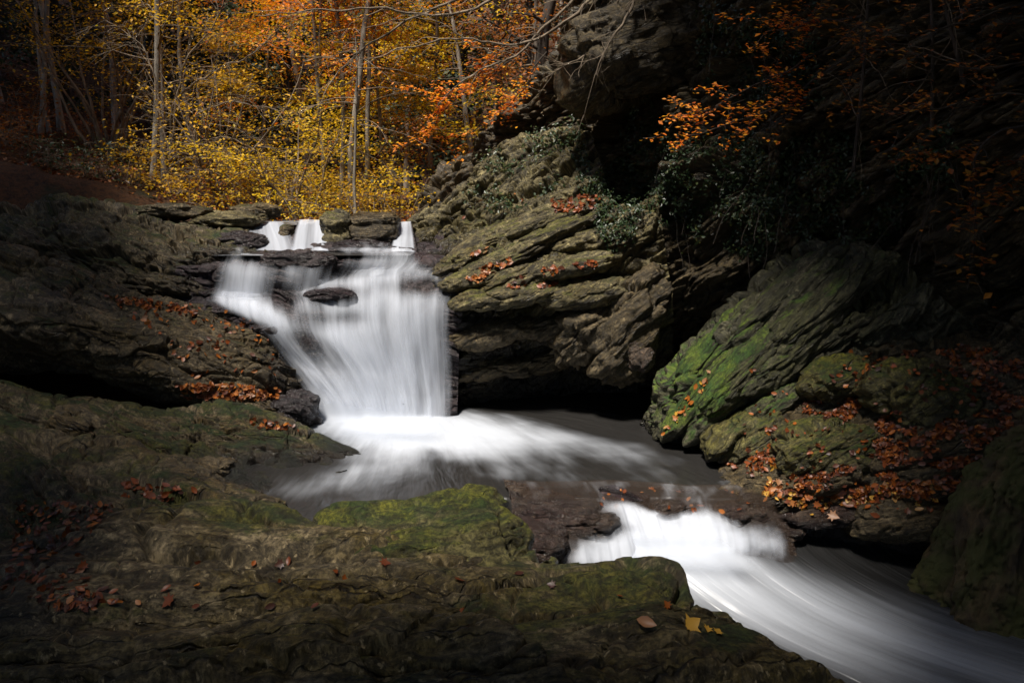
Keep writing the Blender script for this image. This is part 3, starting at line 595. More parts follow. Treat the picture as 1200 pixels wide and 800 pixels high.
# upper cascade rocks
G_UP = "rocks around the upper cascades"
boulder("boulder", 398, 272, 12.9, 42, 52, 0.6, 'right', seed=81, amp=0.05, moss=0.05, wl=2.2, res=120, label="upright rounded boulder right of the middle upper cascade", group=G_UP)
boulder("boulder", 440, 268, 12.9, 62, 40, 0.8, 'left', seed=82, amp=0.05, box=0.5, moss=-0.1, wl=2.35, res=120, label="blocky dark boulder left of the narrow upper cascade", group=G_UP)
boulder("boulder", 336, 274, 13.0, 18, 24, 0.4, 'left', seed=83, amp=0.03, moss=0.05, wl=2.2, res=90, label="small dark stone parting the two left upper cascades", group=G_UP)
boulder("boulder", 268, 258, 13.3, 90, 22, 0.9, 'right', seed=84, amp=0.05, moss=0.0, wl=2.2, res=120, label="low tan rock capped with orange moss above the left cascade", group=G_UP)
boulder("boulder", 420, 291, 12.6, 90, 20, 0.5, 'wet', seed=85, amp=0.04, wetall=0.5, res=110, label="low black sill under the upper boulders", group=G_UP)
boulder("boulder", 270, 283, 12.6, 90, 22, 0.6, 'wet', seed=86, amp=0.06, wetall=0.4, res=110, label="dark wet stone left of the leftmost upper cascade", group=G_UP)
boulder("boulder", 300, 247, 14.0, 60, 20, 0.6, 'left', seed=87, amp=0.04, res=90, label="stone behind the tan rock under the yellow bush", group=G_UP)
boulder("boulder", 205, 247, 13.4, 90, 20, 0.8, 'left', seed=88, amp=0.05, res=110, moss=0.05, label="long flat mossy rock at the forest edge", group=G_UP)
loft("cascade_wall", [
    [(170,262,13.6),(240,264,13.5),(285,266,13.5),(345,266,13.5),(400,262,13.5),(450,264,13.5),(478,268,13.5),(520,262,13.6)],
    [(170,272,13.1),(240,272,13.0),(285,276,13.1),(345,276,13.1),(400,274,13.1),(450,274,13.1),(478,278,13.1),(520,275,13.1)],
    [(170,300,12.7),(240,298,12.6),(285,297,12.6),(345,297,12.65),(400,297,12.65),(450,297,12.6),(478,299,12.6),(520,300,12.5)],
    [(170,330,12.4),(240,330,12.4),(285,330,12.4),(345,330,12.4),(400,330,12.4),(450,330,12.4),(478,330,12.4),(520,330,12.4)]],
    300, 90, 'wet', (0, .2, 1), amp=0.07, freq=4, crack=0.03, seed=77, back=(1.5, 0.0), label="low dark rock wall behind the upper cascades", cat="rock wall")
# rock noses breaking the falls
boulder("nose_rock", 352, 306, 11.6, 86, 24, 0.5, 'wet', seed=91, amp=0.05, wetall=0.4, res=130, label="dark rock breaking the lip of the main waterfall", cat="rock")
boulder("nose_rock", 362, 398, 10.95, 26, 62, 0.35, 'wet', seed=92, amp=0.03, rot=(0, -0.5, 0), wetall=0.4, res=110, label="slanting dark rock showing through the left strand of the falls", cat="rock")
boulder("nose_rock", 388, 346, 11.15, 60, 16, 0.35, 'wet', seed=93, amp=0.04, wetall=0.3, res=110, label="small dark step under the lip of the falls", cat="rock")

# lower cascade bed
SILL = [
    [(590,566,8.3),(650,570,8.2),(700,568,8.3),(760,570,8.2),(820,574,8.1),(900,570,8.2)],
    [(598,588,7.8),(650,585,7.85),(700,584,7.9),(750,586,7.9),(800,588,7.85),(860,590,7.8),(910,592,7.8)],
    [(600,602,7.5),(650,597,7.55),(700,594,7.65),(745,595,7.75),(800,599,7.7),(860,600,7.65),(915,602,7.65)],
    [(602,625,7.2),(650,616,7.22),(700,608,7.38),(745,604,7.62),(800,605,7.6),(860,606,7.58),(920,610,7.58)],
    [(608,655,7.0),(655,641,7.02),(705,629,7.22),(750,616,7.5),(800,614,7.52),(860,616,7.5),(928,622,7.5)],
    [(612,680,6.9),(662,664,6.92),(712,650,7.1),(755,640,7.32),(800,632,7.42),(860,632,7.42),(932,636,7.46)],
    [(620,735,6.7),(668,720,6.72),(718,700,6.88),(758,684,7.08),(800,672,7.2),(860,668,7.25),(935,668,7.3)]]
loft("stream_sill", SILL, 320, 200, 'brown', (0.1, .4, .9), amp=0.13, wk=0.3, freq=3, crack=0.05, seed=95, wet=[(760,600,300,60,0.75)], under=(0, 0.5), label="brown rock sill under the lower cascade", cat="rock")
G_LOW = "stones in the lower cascade"
boulder("stream_stone", 668, 608, 7.45, 120, 44, 0.8, 'brown', seed=102, amp=0.04, res=140, wetall=.65, label="broad rounded red-brown stone under thin water at the pool outlet", cat="stone", group=G_LOW)
boulder("stream_stone", 628, 634, 7.15, 86, 62, 0.8, 'brown', seed=103, amp=0.05, res=130, wetall=.65, label="brown wet stone between the mossy hump and the thin sheet of water", cat="stone", group=G_LOW)
boulder("stream_stone", 560, 622, 7.5, 110, 70, 0.9, 'brown', seed=104, amp=0.06, res=120, wetall=.65, label="brown stone hidden low behind the mossy hump", cat="stone", group=G_LOW)
boulder("stream_stone", 732, 582, 7.95, 70, 18, 0.4, 'wet', seed=97, amp=0.05, res=110, wetall=.2, label="jagged stone capped with leaves at the top of the lower cascade", cat="stone", group=G_LOW)
boulder("stream_stone", 790, 596, 7.7, 60, 18, 0.4, 'brown', seed=98, amp=0.04, res=110, wetall=.65, label="reddish stone in the middle of the lower cascade", cat="stone", group=G_LOW)
boulder("stream_stone", 872, 604, 7.65, 80, 34, 0.5, 'brown', seed=99, amp=0.05, res=120, wetall=.65, label="purple-brown stone at the right end of the lower cascade", cat="stone", group=G_LOW)
boulder("stream_stone", 912, 622, 7.7, 70, 24, 0.5, 'brown', seed=100, amp=0.04, res=110, wetall=.65, label="low wet stone right of the purple-brown one", cat="stone", group=G_LOW)

# ------------------------------------------------------------------ terrain, one sheet to the horizon
def terrain_z(x, y):
    x = np.asarray(x, float); y = np.asarray(y, float)
    up = sstep(12.6, 14.6, y)
    bed = -1.4 + up * 3.95 + 0.05 * np.maximum(0, y - 14.6)
    axis = -1.8 + 0.02 * np.maximum(0, y - 14)
    lx = np.maximum(0, axis - 3.4 - x) * up + np.maximum(0, -x - 6.5) * (1 - up)
    rx = np.maximum(0, x - axis - 1.8) * up + np.maximum(0, x - 5.5) * (1 - up)
    z = bed + 0.30 * np.minimum(lx, 60) + 0.25 * np.maximum(0, lx - 9) * up + 0.9 * np.minimum(lx, 4) * (1 - up) + np.minimum(1.1 * rx, 9 + 0.3 * rx)
    z = z + 0.42 * np.maximum(0, y - 30) * (1 - sstep(90, 140, y) * 0.8)
    P = np.stack([x * 0.35, y * 0.35, np.zeros_like(x)], 1); z = z + 0.45 * fbm(P, 4) * up * np.clip((np.abs(x - axis)) / 3, 0.15, 1) + 0.10 * fbm(P * 6, 3)
    return z
def spaced(a, b, c, n, k):
    t = np.linspace(-1, 1, n); s = np.sinh(t * k) / math.sinh(k); return np.where(s < 0, c + s * (c - a), c + s * (b - c))
gx = spaced(-160, 160, 0, 420, 3.2); gy = spaced(-60, 260, 18, 460, 3.0)
XX, YY = np.meshgrid(gx, gy); ZZ = terrain_z(XX.ravel(), YY.ravel())
tme = raw_mesh("ground", np.stack([XX.ravel(), YY.ravel(), ZZ], 1), grid_faces(len(gx), len(gy))[:, ::-1])
props(link("ground", tme, M['soil']), kind='structure')

# ------------------------------------------------------------------ water
def water(name, rows, nu, nv, mat, densf, amp=0.02, seed=0, push=0.0, kind='structure', fold=9.0, **kw):
    rows = [[at(*p) if len(p) == 3 else np.array(p[:3]) for p in r] for r in rows]
    G = grid_of(rows, nu, nv); Nn = normals(G); P = G.reshape(-1, 3)
    du = np.linalg.norm(np.diff(G, axis=1), axis=2).mean(0); u = np.concatenate([[0], np.cumsum(du)])
    dv = np.linalg.norm(np.diff(G, axis=0), axis=2).mean(1); v = np.concatenate([[0], np.cumsum(dv)])
    U, Vv = np.meshgrid(u, v); fl = np.stack([U.ravel() + seed * 3.3, Vv.ravel(), np.full(U.size, seed * 1.0)], 1)
    fold_ = fbm(np.stack([fl[:, 0] * fold * 0.45, fl[:, 1] * 0.8, fl[:, 2]], 1), 3)
    P = P + Nn.reshape(-1, 3) * (push + amp * fold_)[:, None]
    px, py = proj(P); s, t_ = np.meshgrid(np.linspace(0, 1, nu), np.linspace(0, 1, nv))
    me = raw_mesh(name, P, grid_faces(nu, nv)); vattr(me, "fl", fl)
    fattr(me, "dens", np.clip(densf(px, py, s.ravel(), t_.ravel(), P), 0, 1.2))
    o = link(name, me, M[mat]); props(o, kind=kind, **kw); return o
def gs(px, py, x, y, rx, ry, ang=0.0):
    c, s = math.cos(R(ang)), math.sin(R(ang)); a = (px - x) * c + (py - y) * s; b = -(px - x) * s + (py - y) * c
    return np.exp(-((a / rx) ** 2 + (b / ry) ** 2))
def main_dens(px, py, s, t, P):
    d = 0.46 + 0.34 * gs(px, py, 445, 420, 70, 120) - 0.30 * sstep(314, 300, py) * (1 - gs(px, py, 440, 300, 50, 40)) + 0.30 * fbm(np.stack([px * .030, py * .010, px * 0], 1), 4) + 0.35 * gs(px, py, 330, 375, 90, 12, 20) + 0.25 * gs(px, py, 380, 440, 40, 90, -25)
    d += 0.15 * gs(px, py, 285, 330, 40, 30)
    d -= 0.62 * gs(px, py, 350, 303, 48, 9) + 0.45 * gs(px, py, 388, 345, 34, 9, -5) + 0.65 * gs(px, py, 364, 398, 15, 40, -38) + 0.4 * gs(px, py, 400, 318, 25, 10) + 0.35 * gs(px, py, 425, 300, 30, 5)
    d -= 0.35 * gs(px, py, 330, 345, 20, 22) + 0.45 * gs(px, py, 500, 335, 45, 10) + 0.2 * gs(px, py, 395, 372, 40, 8)
    left = np.interp(py, [290, 305, 330, 352, 362, 380, 410, 440, 470, 500], [250, 245, 236, 228, 250, 290, 318, 335, 350, 372])
    right = np.interp(py, [290, 315, 330, 350, 500], [500, 520, 540, 541, 537]) + 8 * noise(np.stack([px * .01, py * .02, px * 0 + 3.3], 1))
    left = left + 10 * noise(np.stack([px * .01, py * .03, px * 0 + 7.3], 1))
    e = sstep(0, 30, px - left) * sstep(0, 34, right - px) ** .6
    return (d * e) * sstep(0.0, 0.10, t)
water("waterfall", FALL, 420, 380, 'fall', main_dens, amp=0.022, seed=1, push=0.10)
water("waterfall", FALL, 420, 380, 'veil', lambda px, py, s, t, P: main_dens(px, py, s, t, P) * 0.92, amp=0.04, seed=2, push=0.20)
# foot of the falls: soft spray spreading on to the pool
XS = [345, 375, 400, 430, 470, 510, 548]; DS = [10.72, 10.60, 10.62, 10.72, 10.78, 10.78, 10.80]
def bell(px, py, s, t, P): return 0.80 * np.sin(np.pi * np.clip(t, 0, 1)) ** 1.3 * sstep(0, .25, s) * sstep(0, .25, 1 - s)
water("spray", [[(x, 440, d - .04) for x, d in zip(XS, DS)], [(x, 468, d - .09) for x, d in zip(XS, DS)], [(x - 2, 488, d - .14) for x, d in zip(XS, DS)],
    [tuple(atz(x - 4, 499, .10)) + (0,) for x in XS], [tuple(atz(x - 6, 512, .09)) + (0,) for x in XS], [tuple(atz(x - 10, 524, .05)) + (0,) for x in XS]], 160, 90, 'mist', bell, amp=0.03, seed=31, fold=2)
def casc(x0a, x0b, y0, x1a, x1b, y1, d0, d1, seed):
    rows = [[(x0a + (x0b - x0a) * k / 3, y0, d0 + 0.25) for k in range(4)],
            [(x0a + (x0b - x0a) * k / 3, y0 + 1.5, d0) for k in range(4)],
            [((x0a * .45 + x1a * .55) + ((x0b - x0a) * .45 + (x1b - x1a) * .55) * k / 3, y0 * .5 + y1 * .5, d0 * .45 + d1 * .55) for k in range(4)],
            [(x1a + (x1b - x1a) * k / 3, y1, d1) for k in range(4)]]
    f = lambda px, py, s, t, P: 0.60 * sstep(0, .15, s) * sstep(0, .15, 1 - s)
    loft("cascade_rock", rows, 60, 50, 'wet', (0, .2, 1), amp=0.04, seed=seed, under=(0, .3), label=["", "wet step under the leftmost upper cascade", "wet step under the middle upper cascade", "wet step under the narrow right upper cascade"][seed], cat="rock", scatter=False)
    water("cascade", rows, 90, 60, 'fall', f, amp=0.02, seed=seed + 3, push=0.05)
casc(281, 337, 263, 273, 356, 297, 13.4, 12.35, 1)
casc(348, 384, 261, 338, 390, 297, 13.2, 12.4, 2)
casc(467, 483, 263, 456, 489, 298, 13.2, 12.35, 3)
# upper pool
def flat(name, z0, x0, x1, y0, y1, nu, nv, mat, f, flf=None, amp=0.0, zf=None):
    X, Y = np.meshgrid(np.linspace(x0, x1, nu), np.linspace(y0, y1, nv)); X = X.ravel(); Y = Y.ravel()
    Z = np.full(X.shape, z0) if zf is None else zf(X, Y)
    P = np.stack([X, Y, Z], 1); fl = np.stack([X, Y, Z * 0], 1) if flf is None else flf(P)
    P[:, 2] += amp * fbm(fl * np.array([3.0, 0.8, 1]), 3)
    px, py = proj(P); me = raw_mesh(name, P, grid_faces(nu, nv)[:, ::-1]); vattr(me, "fl", fl); fattr(me, "dens", np.clip(f(px, py, P), 0, 1.2))
    o = link(name, me, M[mat]); props(o, kind='structure'); return o
flat("upper_water", 2.225, -4.4, -1.5, 11.75, 12.75, 160, 60, 'pool', lambda px, py, P: 0.5 + 0 * px - 0.5 * gs(px, py, 420, 298, 50, 10))
flat("upstream_water", 2.60, -4.5, -3.1, 13.35, 15.5, 80, 80, 'pool', lambda px, py, P: 0.45 + 0 * px)
# main pool: foam streams out from the foot of the falls
C0 = atz(455, 478, 0.0)
def pool_fl(P):
    dx = P[:, 0] - C0[0]; dy = P[:, 1] - (C0[1] + 0.9); r = np.hypot(dx, dy); th = np.arctan2(dx, -dy)
    return np.stack([th * 1.6 + 0.10 * r * np.sin(th * 2), r * 1.3, np.full(len(P), 5.0)], 1)
def pool_dens(px, py, P):
    w1 = fbm(P * np.array([0.8, 1.6, 1]) + 4, 3)
    d = 0.95 * gs(px, py, 460, 498, 85, 24) + 0.50 * gs(px, py, 560, 512, 110, 22, 8) + 0.30 * gs(px, py, 680, 518, 110, 18, 10)
    d += 0.34 * gs(px, py, 400, 556, 110, 20, -14) + 0.16 * gs(px, py, 610, 555, 90, 20, 20) + 0.10 * gs(px, py, 740, 550, 100, 30) + 0.22 * gs(px, py, 470, 530, 120, 30)
    return d + 0.16 * w1 + 0.07
flat("pool_water", 0.0, -5.5, 3.6, 6.7, 12.3, 420, 300, 'pool', pool_dens, pool_fl, amp=0.02,
     zf=lambda X, Y: 0.03 * np.exp(-((X - C0[0]) ** 2 / 1.2 + (Y - 10.75) ** 2 / 0.25)) - 1.1 * sstep(-0.7, -0.1, X) * sstep(7.95, 7.6, Y))
def sill_dens(px, py, s, t, P):
    d = 0.34 - 0.10 * sstep(700, 640, px) + 0.75 * gs(px, py, 745, 604, 40, 14, 30) + 0.7 * gs(px, py, 810, 612, 52, 14) + 0.8 * gs(px, py, 735, 648, 90, 16, -8) + 0.9 * gs(px, py, 810, 636, 100, 16)
    d -= 0.35 * gs(px, py, 735, 582, 35, 9) + 0.3 * gs(px, py, 790, 594, 22, 6) + 0.35 * gs(px, py, 875, 600, 40, 18) + 0.10 * gs(px, py, 620, 640, 40, 40)
    d = 0.2 + (d - 0.2) * sstep(640, 690, px) + 0.22 * fbm(np.stack([px * .05, py * .05, px * 0], 1), 3)
    return d * sstep(0, .05, t) * sstep(0, .07, 1 - s) * sstep(0.0, .10, s)
water("lower_cascade", SILL, 320, 200, 'glide', sill_dens, amp=0.02, seed=8, push=0.07, fold=5)
water("lower_cascade", SILL, 320, 200, 'fall', lambda px, py, s, t, P: sill_dens(px, py, s, t, P) - 0.25, amp=0.05, seed=9, push=0.13, fold=12)
XS2 = [690, 715, 745, 780, 815, 850, 885]
water("spray", [[tuple(at(x, 612 - (x > 740) * 2, 7.42 - .02 * k)) + (0,) for k, x in enumerate(XS2)], [(x, 626, 7.22) for x in XS2], [tuple(atz(x + 6, 642, -.20)) + (0,) for x in XS2], [tuple(atz(x + 20, 656, -.25)) + (0,) for x in XS2], [tuple(atz(x + 50, 674, -.30)) + (0,) for x in XS2]],
    160, 80, 'mist', bell, amp=0.03, seed=33, fold=2)
LZ = lambda px, py, z: tuple(atz(px, py, z)) + (0,)
STREAM = [[LZ(560,620,-.28), LZ(700,614,-.28), LZ(850,612,-.28), LZ(930,618,-.32), LZ(1050,622,-.42), LZ(1160,622,-.42)],
          [LZ(600,680,-.31), LZ(720,662,-.31), LZ(850,648,-.31), LZ(940,650,-.40), LZ(1060,648,-.50), LZ(1180,650,-.54)],
          [LZ(700,760,-.58), LZ(820,735,-.58), LZ(930,712,-.58), LZ(1020,700,-.6), LZ(1120,690,-.6), LZ(1260,680,-.6)],
          [LZ(840,850,-.68), LZ(950,810,-.68), LZ(1070,775,-.68), LZ(1170,755,-.68), LZ(1270,735,-.68), LZ(1400,715,-.66)],
          [LZ(1000,990,-.8), LZ(1150,920,-.8), LZ(1300,860,-.8), LZ(1420,820,-.8), LZ(1550,790,-.8), LZ(1700,760,-.8)],
          [LZ(1200,1300,-.9), LZ(1500,1150,-.9), LZ(1800,1000,-.9), LZ(2000,950,-.9), LZ(2200,900,-.9), LZ(2400,850,-.9)]]
def stream_dens(px, py, s, t, P):
    mid = 735 + (py - 640) * 2.55; wd = 95 + (py - 640) * 0.95
    e = np.exp(-(((px - mid) / wd) ** 2)) * (1 + 0.25 * fbm(np.stack([(px - mid) * .012, py * .012, px * 0 + 4], 1), 3))
    d = 0.14 + (0.86 - 0.0034 * np.maximum(0, py - 640)) * e + 0.25 * gs(px, py, 770, 640, 110, 24)
    return d * (1 - sstep(700, 655, px) * sstep(668, 650, py))
water("stream_water", STREAM, 460, 420, 'stream', stream_dens, amp=0.03, seed=12, fold=6)

# ------------------------------------------------------------------ scatter support
allV = []; allF = []; off = 0
for nm, V, Fc in ROCKS:
    allV.append(V[:, :]); allF.append(Fc[:, ::-1] + off if False else Fc + off); off += len(V)
allV = np.concatenate(allV); 
step_f = np.concatenate(allF)
FEND = np.cumsum([len(f) for f in allF]); LAST = ''
BV = BVHTree.FromPolygons(allV.tolist(), step_f.tolist())
def hit_px(px, py):
    d = Vector(ray(px, py)).normalized(); loc, nrm, idx, dist = BV.ray_cast(Vector(CAM), d)
    if loc is None: return None
    global LAST; LAST = ROCKS[int(np.searchsorted(FEND, idx, side='right'))][0]
    if nrm.dot(d) > 0: nrm = -nrm
    return loc, nrm
def in_poly(x, y, poly):
    c = False; j = len(poly) - 1
    for i in range(len(poly)):
        xi, yi = poly[i]; xj, yj = poly[j]
        if (yi > y) != (yj > y) and x < (xj - xi) * (y - yi) / (yj - yi) + xi: c = not c
        j = i
    return c
def sample_poly(poly, n):
    xs = [p[0] for p in poly]; ys = [p[1] for p in poly]; o = []
    while len(o) < n:
        x = random.uniform(min(xs), max(xs)); y = random.uniform(min(ys), max(ys))
        if in_poly(x, y, poly): o.append((x, y))
    return o
# leaf outlines: beech oval and lobed maple, slightly curled
def leaf_shape(kind, k=1.0):
    if kind == 'oval':
        o = [(0, -.5), (.20, -.32), (.31, -.02), (.22, .28), (0, .56), (-.22, .28), (-.31, -.02), (-.20, -.32)]
    else:
        o = [(0, -.45), (.13, -.20), (.42, -.28), (.30, -.02), (.55, .12), (.27, .18), (.20, .34), (0, .62), (-.20, .34), (-.27, .18), (-.55, .12), (-.30, -.02), (-.42, -.28), (-.13, -.20)]
    V = [(0, 0.03, 0.0)] + [(x, y, 0.16 * k * (abs(x) * 1.4) + 0.18 * k * y * y) for x, y in o]
    n = len(o); T = [(0, 1 + i, 1 + (i + 1) % n) for i in range(n)]
    return np.array(V), np.array(T)
LS = {'oval': leaf_shape('oval'), 'maple': leaf_shape('maple', 1.3), 'curl': leaf_shape('oval', 3.0)}
LEAVES = []     # (loc, normal, size, kind, hue, region)
def litter(poly, n, size, region, hue=(0.0, 0.62), thick=0.02, steep=0.15, clump=None):
    k = 0
    for x, y in sample_poly(poly, n):
        if clump is not None:
            if fbm(np.array([[x * 0.03, y * 0.06, clump]]), 2)[0] < -0.05: continue
        h = hit_px(x, y)
        if h is None: continue
        loc, nr = h
        if nr.z < steep: continue
        if region == 'right bank' and LAST != 'leafy_slope' and random.random() < .88: continue
        LEAVES.append((np.array(loc + nr * random.uniform(0.004, thick)), np.array(nr), size * random.uniform(0.6, 1.35), random.choice(['oval', 'oval', 'curl', 'maple']), random.uniform(*hue), region)); k += 1
def basis(n, tilt=0.35):
    n = n + np.random.default_rng(random.randrange(1 << 30)).normal(size=3) * tilt; n = n / np.linalg.norm(n)
    a = np.cross(n, [random.uniform(-1, 1), random.uniform(-1, 1), random.uniform(-.5, .5)]); a /= np.linalg.norm(a); return np.stack([a, np.cross(n, a), n])
BANK = [(880,430),(930,465),(1000,410),(1110,400),(1200,420),(1200,490),(1150,570),(1110,600),(960,600),(885,560),(850,545),(870,500)]
litter(BANK, 10500, 0.056, "right bank", hue=(0.0, 0.55), thick=0.03, clump=3)
litter([(900,560),(960,575),(1100,560),(1110,590),(950,600),(890,580)], 420, 0.068, "right bank", hue=(0.2, 1.0))
litter([(930,585),(1010,575),(1100,585),(1090,600),(960,612)], 120, 0.08, "right bank", hue=(0.2, 1.0))
litter([(205,450),(330,452),(325,468),(215,468)], 420, 0.075, "slab left of the falls", hue=(0.1, .8))
litter([(120,345),(300,362),(330,420),(320,460),(210,445),(200,405)], 420, 0.065, "slab left of the falls", hue=(0.1, .8), clump=9)
litter([(120,345),(235,360),(230,372),(130,352)], 160, 0.06, "slab left of the falls", hue=(0.1, .6))
litter([(290,490),(345,496),(350,508),(300,502)], 60, 0.06, "slab left of the falls")
litter([(545,300),(600,282),(598,312),(560,332),(540,325)], 260, 0.08, "right ledge", hue=(0.1, .8), clump=5)
litter([(645,236),(700,228),(702,246),(650,250)], 160, 0.07, "right ledge", hue=(0, .5))
litter([(590,322),(700,305),(700,325),(600,345)], 220, 0.07, "right ledge", hue=(0, .5), clump=2)
litter([(620,235),(640,215),(560,235),(520,262)], 40, 0.07, "right ledge", hue=(0, .7))
litter([(800,470),(830,430),(840,440),(790,510),(770,510)], 50, 0.07, "green buttress", hue=(.3, 1))
litter([(20,640),(90,630),(110,690),(30,715),(0,690)], 60, 0.05, "foreground left", hue=(0, .5))
litter([(60,690),(140,690),(135,712),(60,715)], 50, 0.045, "foreground left", hue=(0, .45))
litter([(20,585),(130,590),(130,610),(60,660),(15,650)], 150, 0.055, "foreground left", hue=(0, .6))
litter([(150,560),(230,575),(210,590),(140,580)], 50, 0.07, "foreground left", hue=(0, .5))
litter([(680,570),(900,575),(900,600),(700,600)], 40, 0.06, "lower cascade", hue=(.2, .7))
litter([(100,640),(700,660),(800,720),(600,720),(60,720)], 14, 0.05, "foreground ledge", hue=(0, .5))
for x, y, s, k_, hu in [(808,733,.115,'maple',.93),(828,738,.06,'maple',.97),(840,742,.06,'maple',.97),(756,731,.10,'curl',.72),(450,661,.07,'maple',.25),(200,704,.085,'maple',.2),(196,692,.06,'curl',.25),(140,705,.05,'oval',.55),(163,707,.045,'oval',.6),(83,704,.06,'oval',.6),(232,689,.06,'curl',.55),(908,548,.11,'maple',.98),(975,604,.12,'maple',.75),(340,658,.06,'curl',.2),(297,662,.05,'curl',.45)]:
    h = hit_px(x, y)
    if h: LEAVES.append((np.array(h[0] + h[1] * 0.012), np.array(h[1]), s, k_, hu, "foreground ledge" if y > 640 else "right bank"))
LEAVES.sort(key=lambda L: -L[2] / np.linalg.norm(L[0] - CAM))
TOPN = 290
HUES = [(0.2, "dark brown"), (0.4, "deep red"), (0.62, "orange-red"), (0.8, "orange"), (0.9, "tan"), (1.1, "yellow")]
protoM = {}
cnt = {}
for L in LEAVES[:TOPN]:
    loc, nr, s, k_, hu, reg = L
    hb = int(min(9, hu * 10)); key = (k_, hb)
    if key not in protoM:
        V, T = LS[k_]; me = raw_mesh("fallen_leaf", V, T, True); fattr(me, "lc", np.full(len(V), (hb + .5) / 10)); me.materials.append(M['fallen']); protoM[key] = me
    o = bpy.data.objects.new("fallen_leaf", protoM[key]); COL.objects.link(o)
    B = basis(nr, 0.22); Mx = Matrix(((B[0][0], B[1][0], B[2][0], 0), (B[0][1], B[1][1], B[2][1], 0), (B[0][2], B[1][2], B[2][2], 0), (0, 0, 0, 1)))
    o.matrix_world = Matrix.Translation(loc) @ Mx @ Matrix.Scale(s, 4)
    hn = [n_ for v, n_ in HUES if hu <= v][0]; sn = {'maple': 'lobed', 'oval': 'oval', 'curl': 'curled'}[k_]
    place = {"right bank": "in the leaf drift on the right bank", "slab left of the falls": "on the slab left of the waterfall", "right ledge": "on the ridged ledge right of the waterfall", "green buttress": "in a groove of the green buttress",
             "foreground left": "in the hollow at the left of the foreground", "lower cascade": "on the stones of the lower cascade", "foreground ledge": "lying on the bare foreground ledge"}[reg]
    if reg == "right bank":
        qx, qy = proj(np.array([loc])); qx, qy = qx[0], qy[0]
        place = "beside the low mossy boulder" if abs(qx - 968) < 95 and abs(qy - 524) < 46 else "below the tall mossy boulder" if abs(qx - 1082) < 90 and qy < 530 else "along the flat grey rock" if qy > 572 and qx > 985 else "between the two mossy boulders" if qy < 500 else "at the water end of the right leaf drift" if qx < 930 else "in the leaf drift right of the low mossy boulder" if qx > 1060 else "in the leaf drift under the low mossy boulder"
    elif reg == "foreground left":
        qx, qy = proj(np.array([loc])); qx, qy = qx[0], qy[0]
        place = "in the crease above the left foreground" if qy < 625 else "at the left end of the foreground ledge" if qx < 60 else "in the leaf patch on the left foreground rock" if qy < 690 else "on bare rock near the bottom left"
    props(o, f"{hn} {sn} fallen leaf {place}", "leaf", "fallen leaves " + place)
by = {}
for L in LEAVES[TOPN:]: by.setdefault(L[5], []).append(L)
for reg, Ls in by.items():
    mb = MB()
    for loc, nr, s, k_, hu, _ in Ls:
        V, T = LS[k_]; B = basis(nr, 0.45); mb.add(V @ B * s + loc, None, T, hu)
    props(mb.build("leaf_litter", M['fallen'], attr="lc"), kind='stuff')

# ------------------------------------------------------------------ foliage
def leaf_cloud(C, Nrm, size, hue, flat_=0.6):
    """C (n,3) centres -> four-cornered leaves with a fold"""
    n = len(C); r = np.random.default_rng(int(abs(C[0].sum()) * 1000) % 99991)
    nz = r.normal(size=(n, 3)) * flat_ + Nrm; nz /= np.linalg.norm(nz, axis=1)[:, None]
    a = np.cross(nz, r.normal(size=(n, 3))); a /= np.linalg.norm(a, axis=1)[:, None] + 1e-9; b = np.cross(nz, a)
    s = (size * r.uniform(0.6, 1.3, n))[:, None]
    V = np.stack([C - a * s * .5, C - b * s * .30 + nz * s * .08, C + a * s * .55, C + b * s * .30 + nz * s * .08], 1).reshape(-1, 3)
    Q = np.arange(n * 4).reshape(n, 4); return V, Q, np.repeat(hue, 4)
def wander(p0, d0, length, n, wob, droop, r):
    P = [np.array(p0, float)]; d = np.array(d0, float); d /= np.linalg.norm(d); st = length / n
    for i in range(n):
        d = d + r.normal(size=3) * wob + np.array([0, 0, -droop]); d /= np.linalg.norm(d); P.append(P[-1] + d * st)
    return np.array(P)
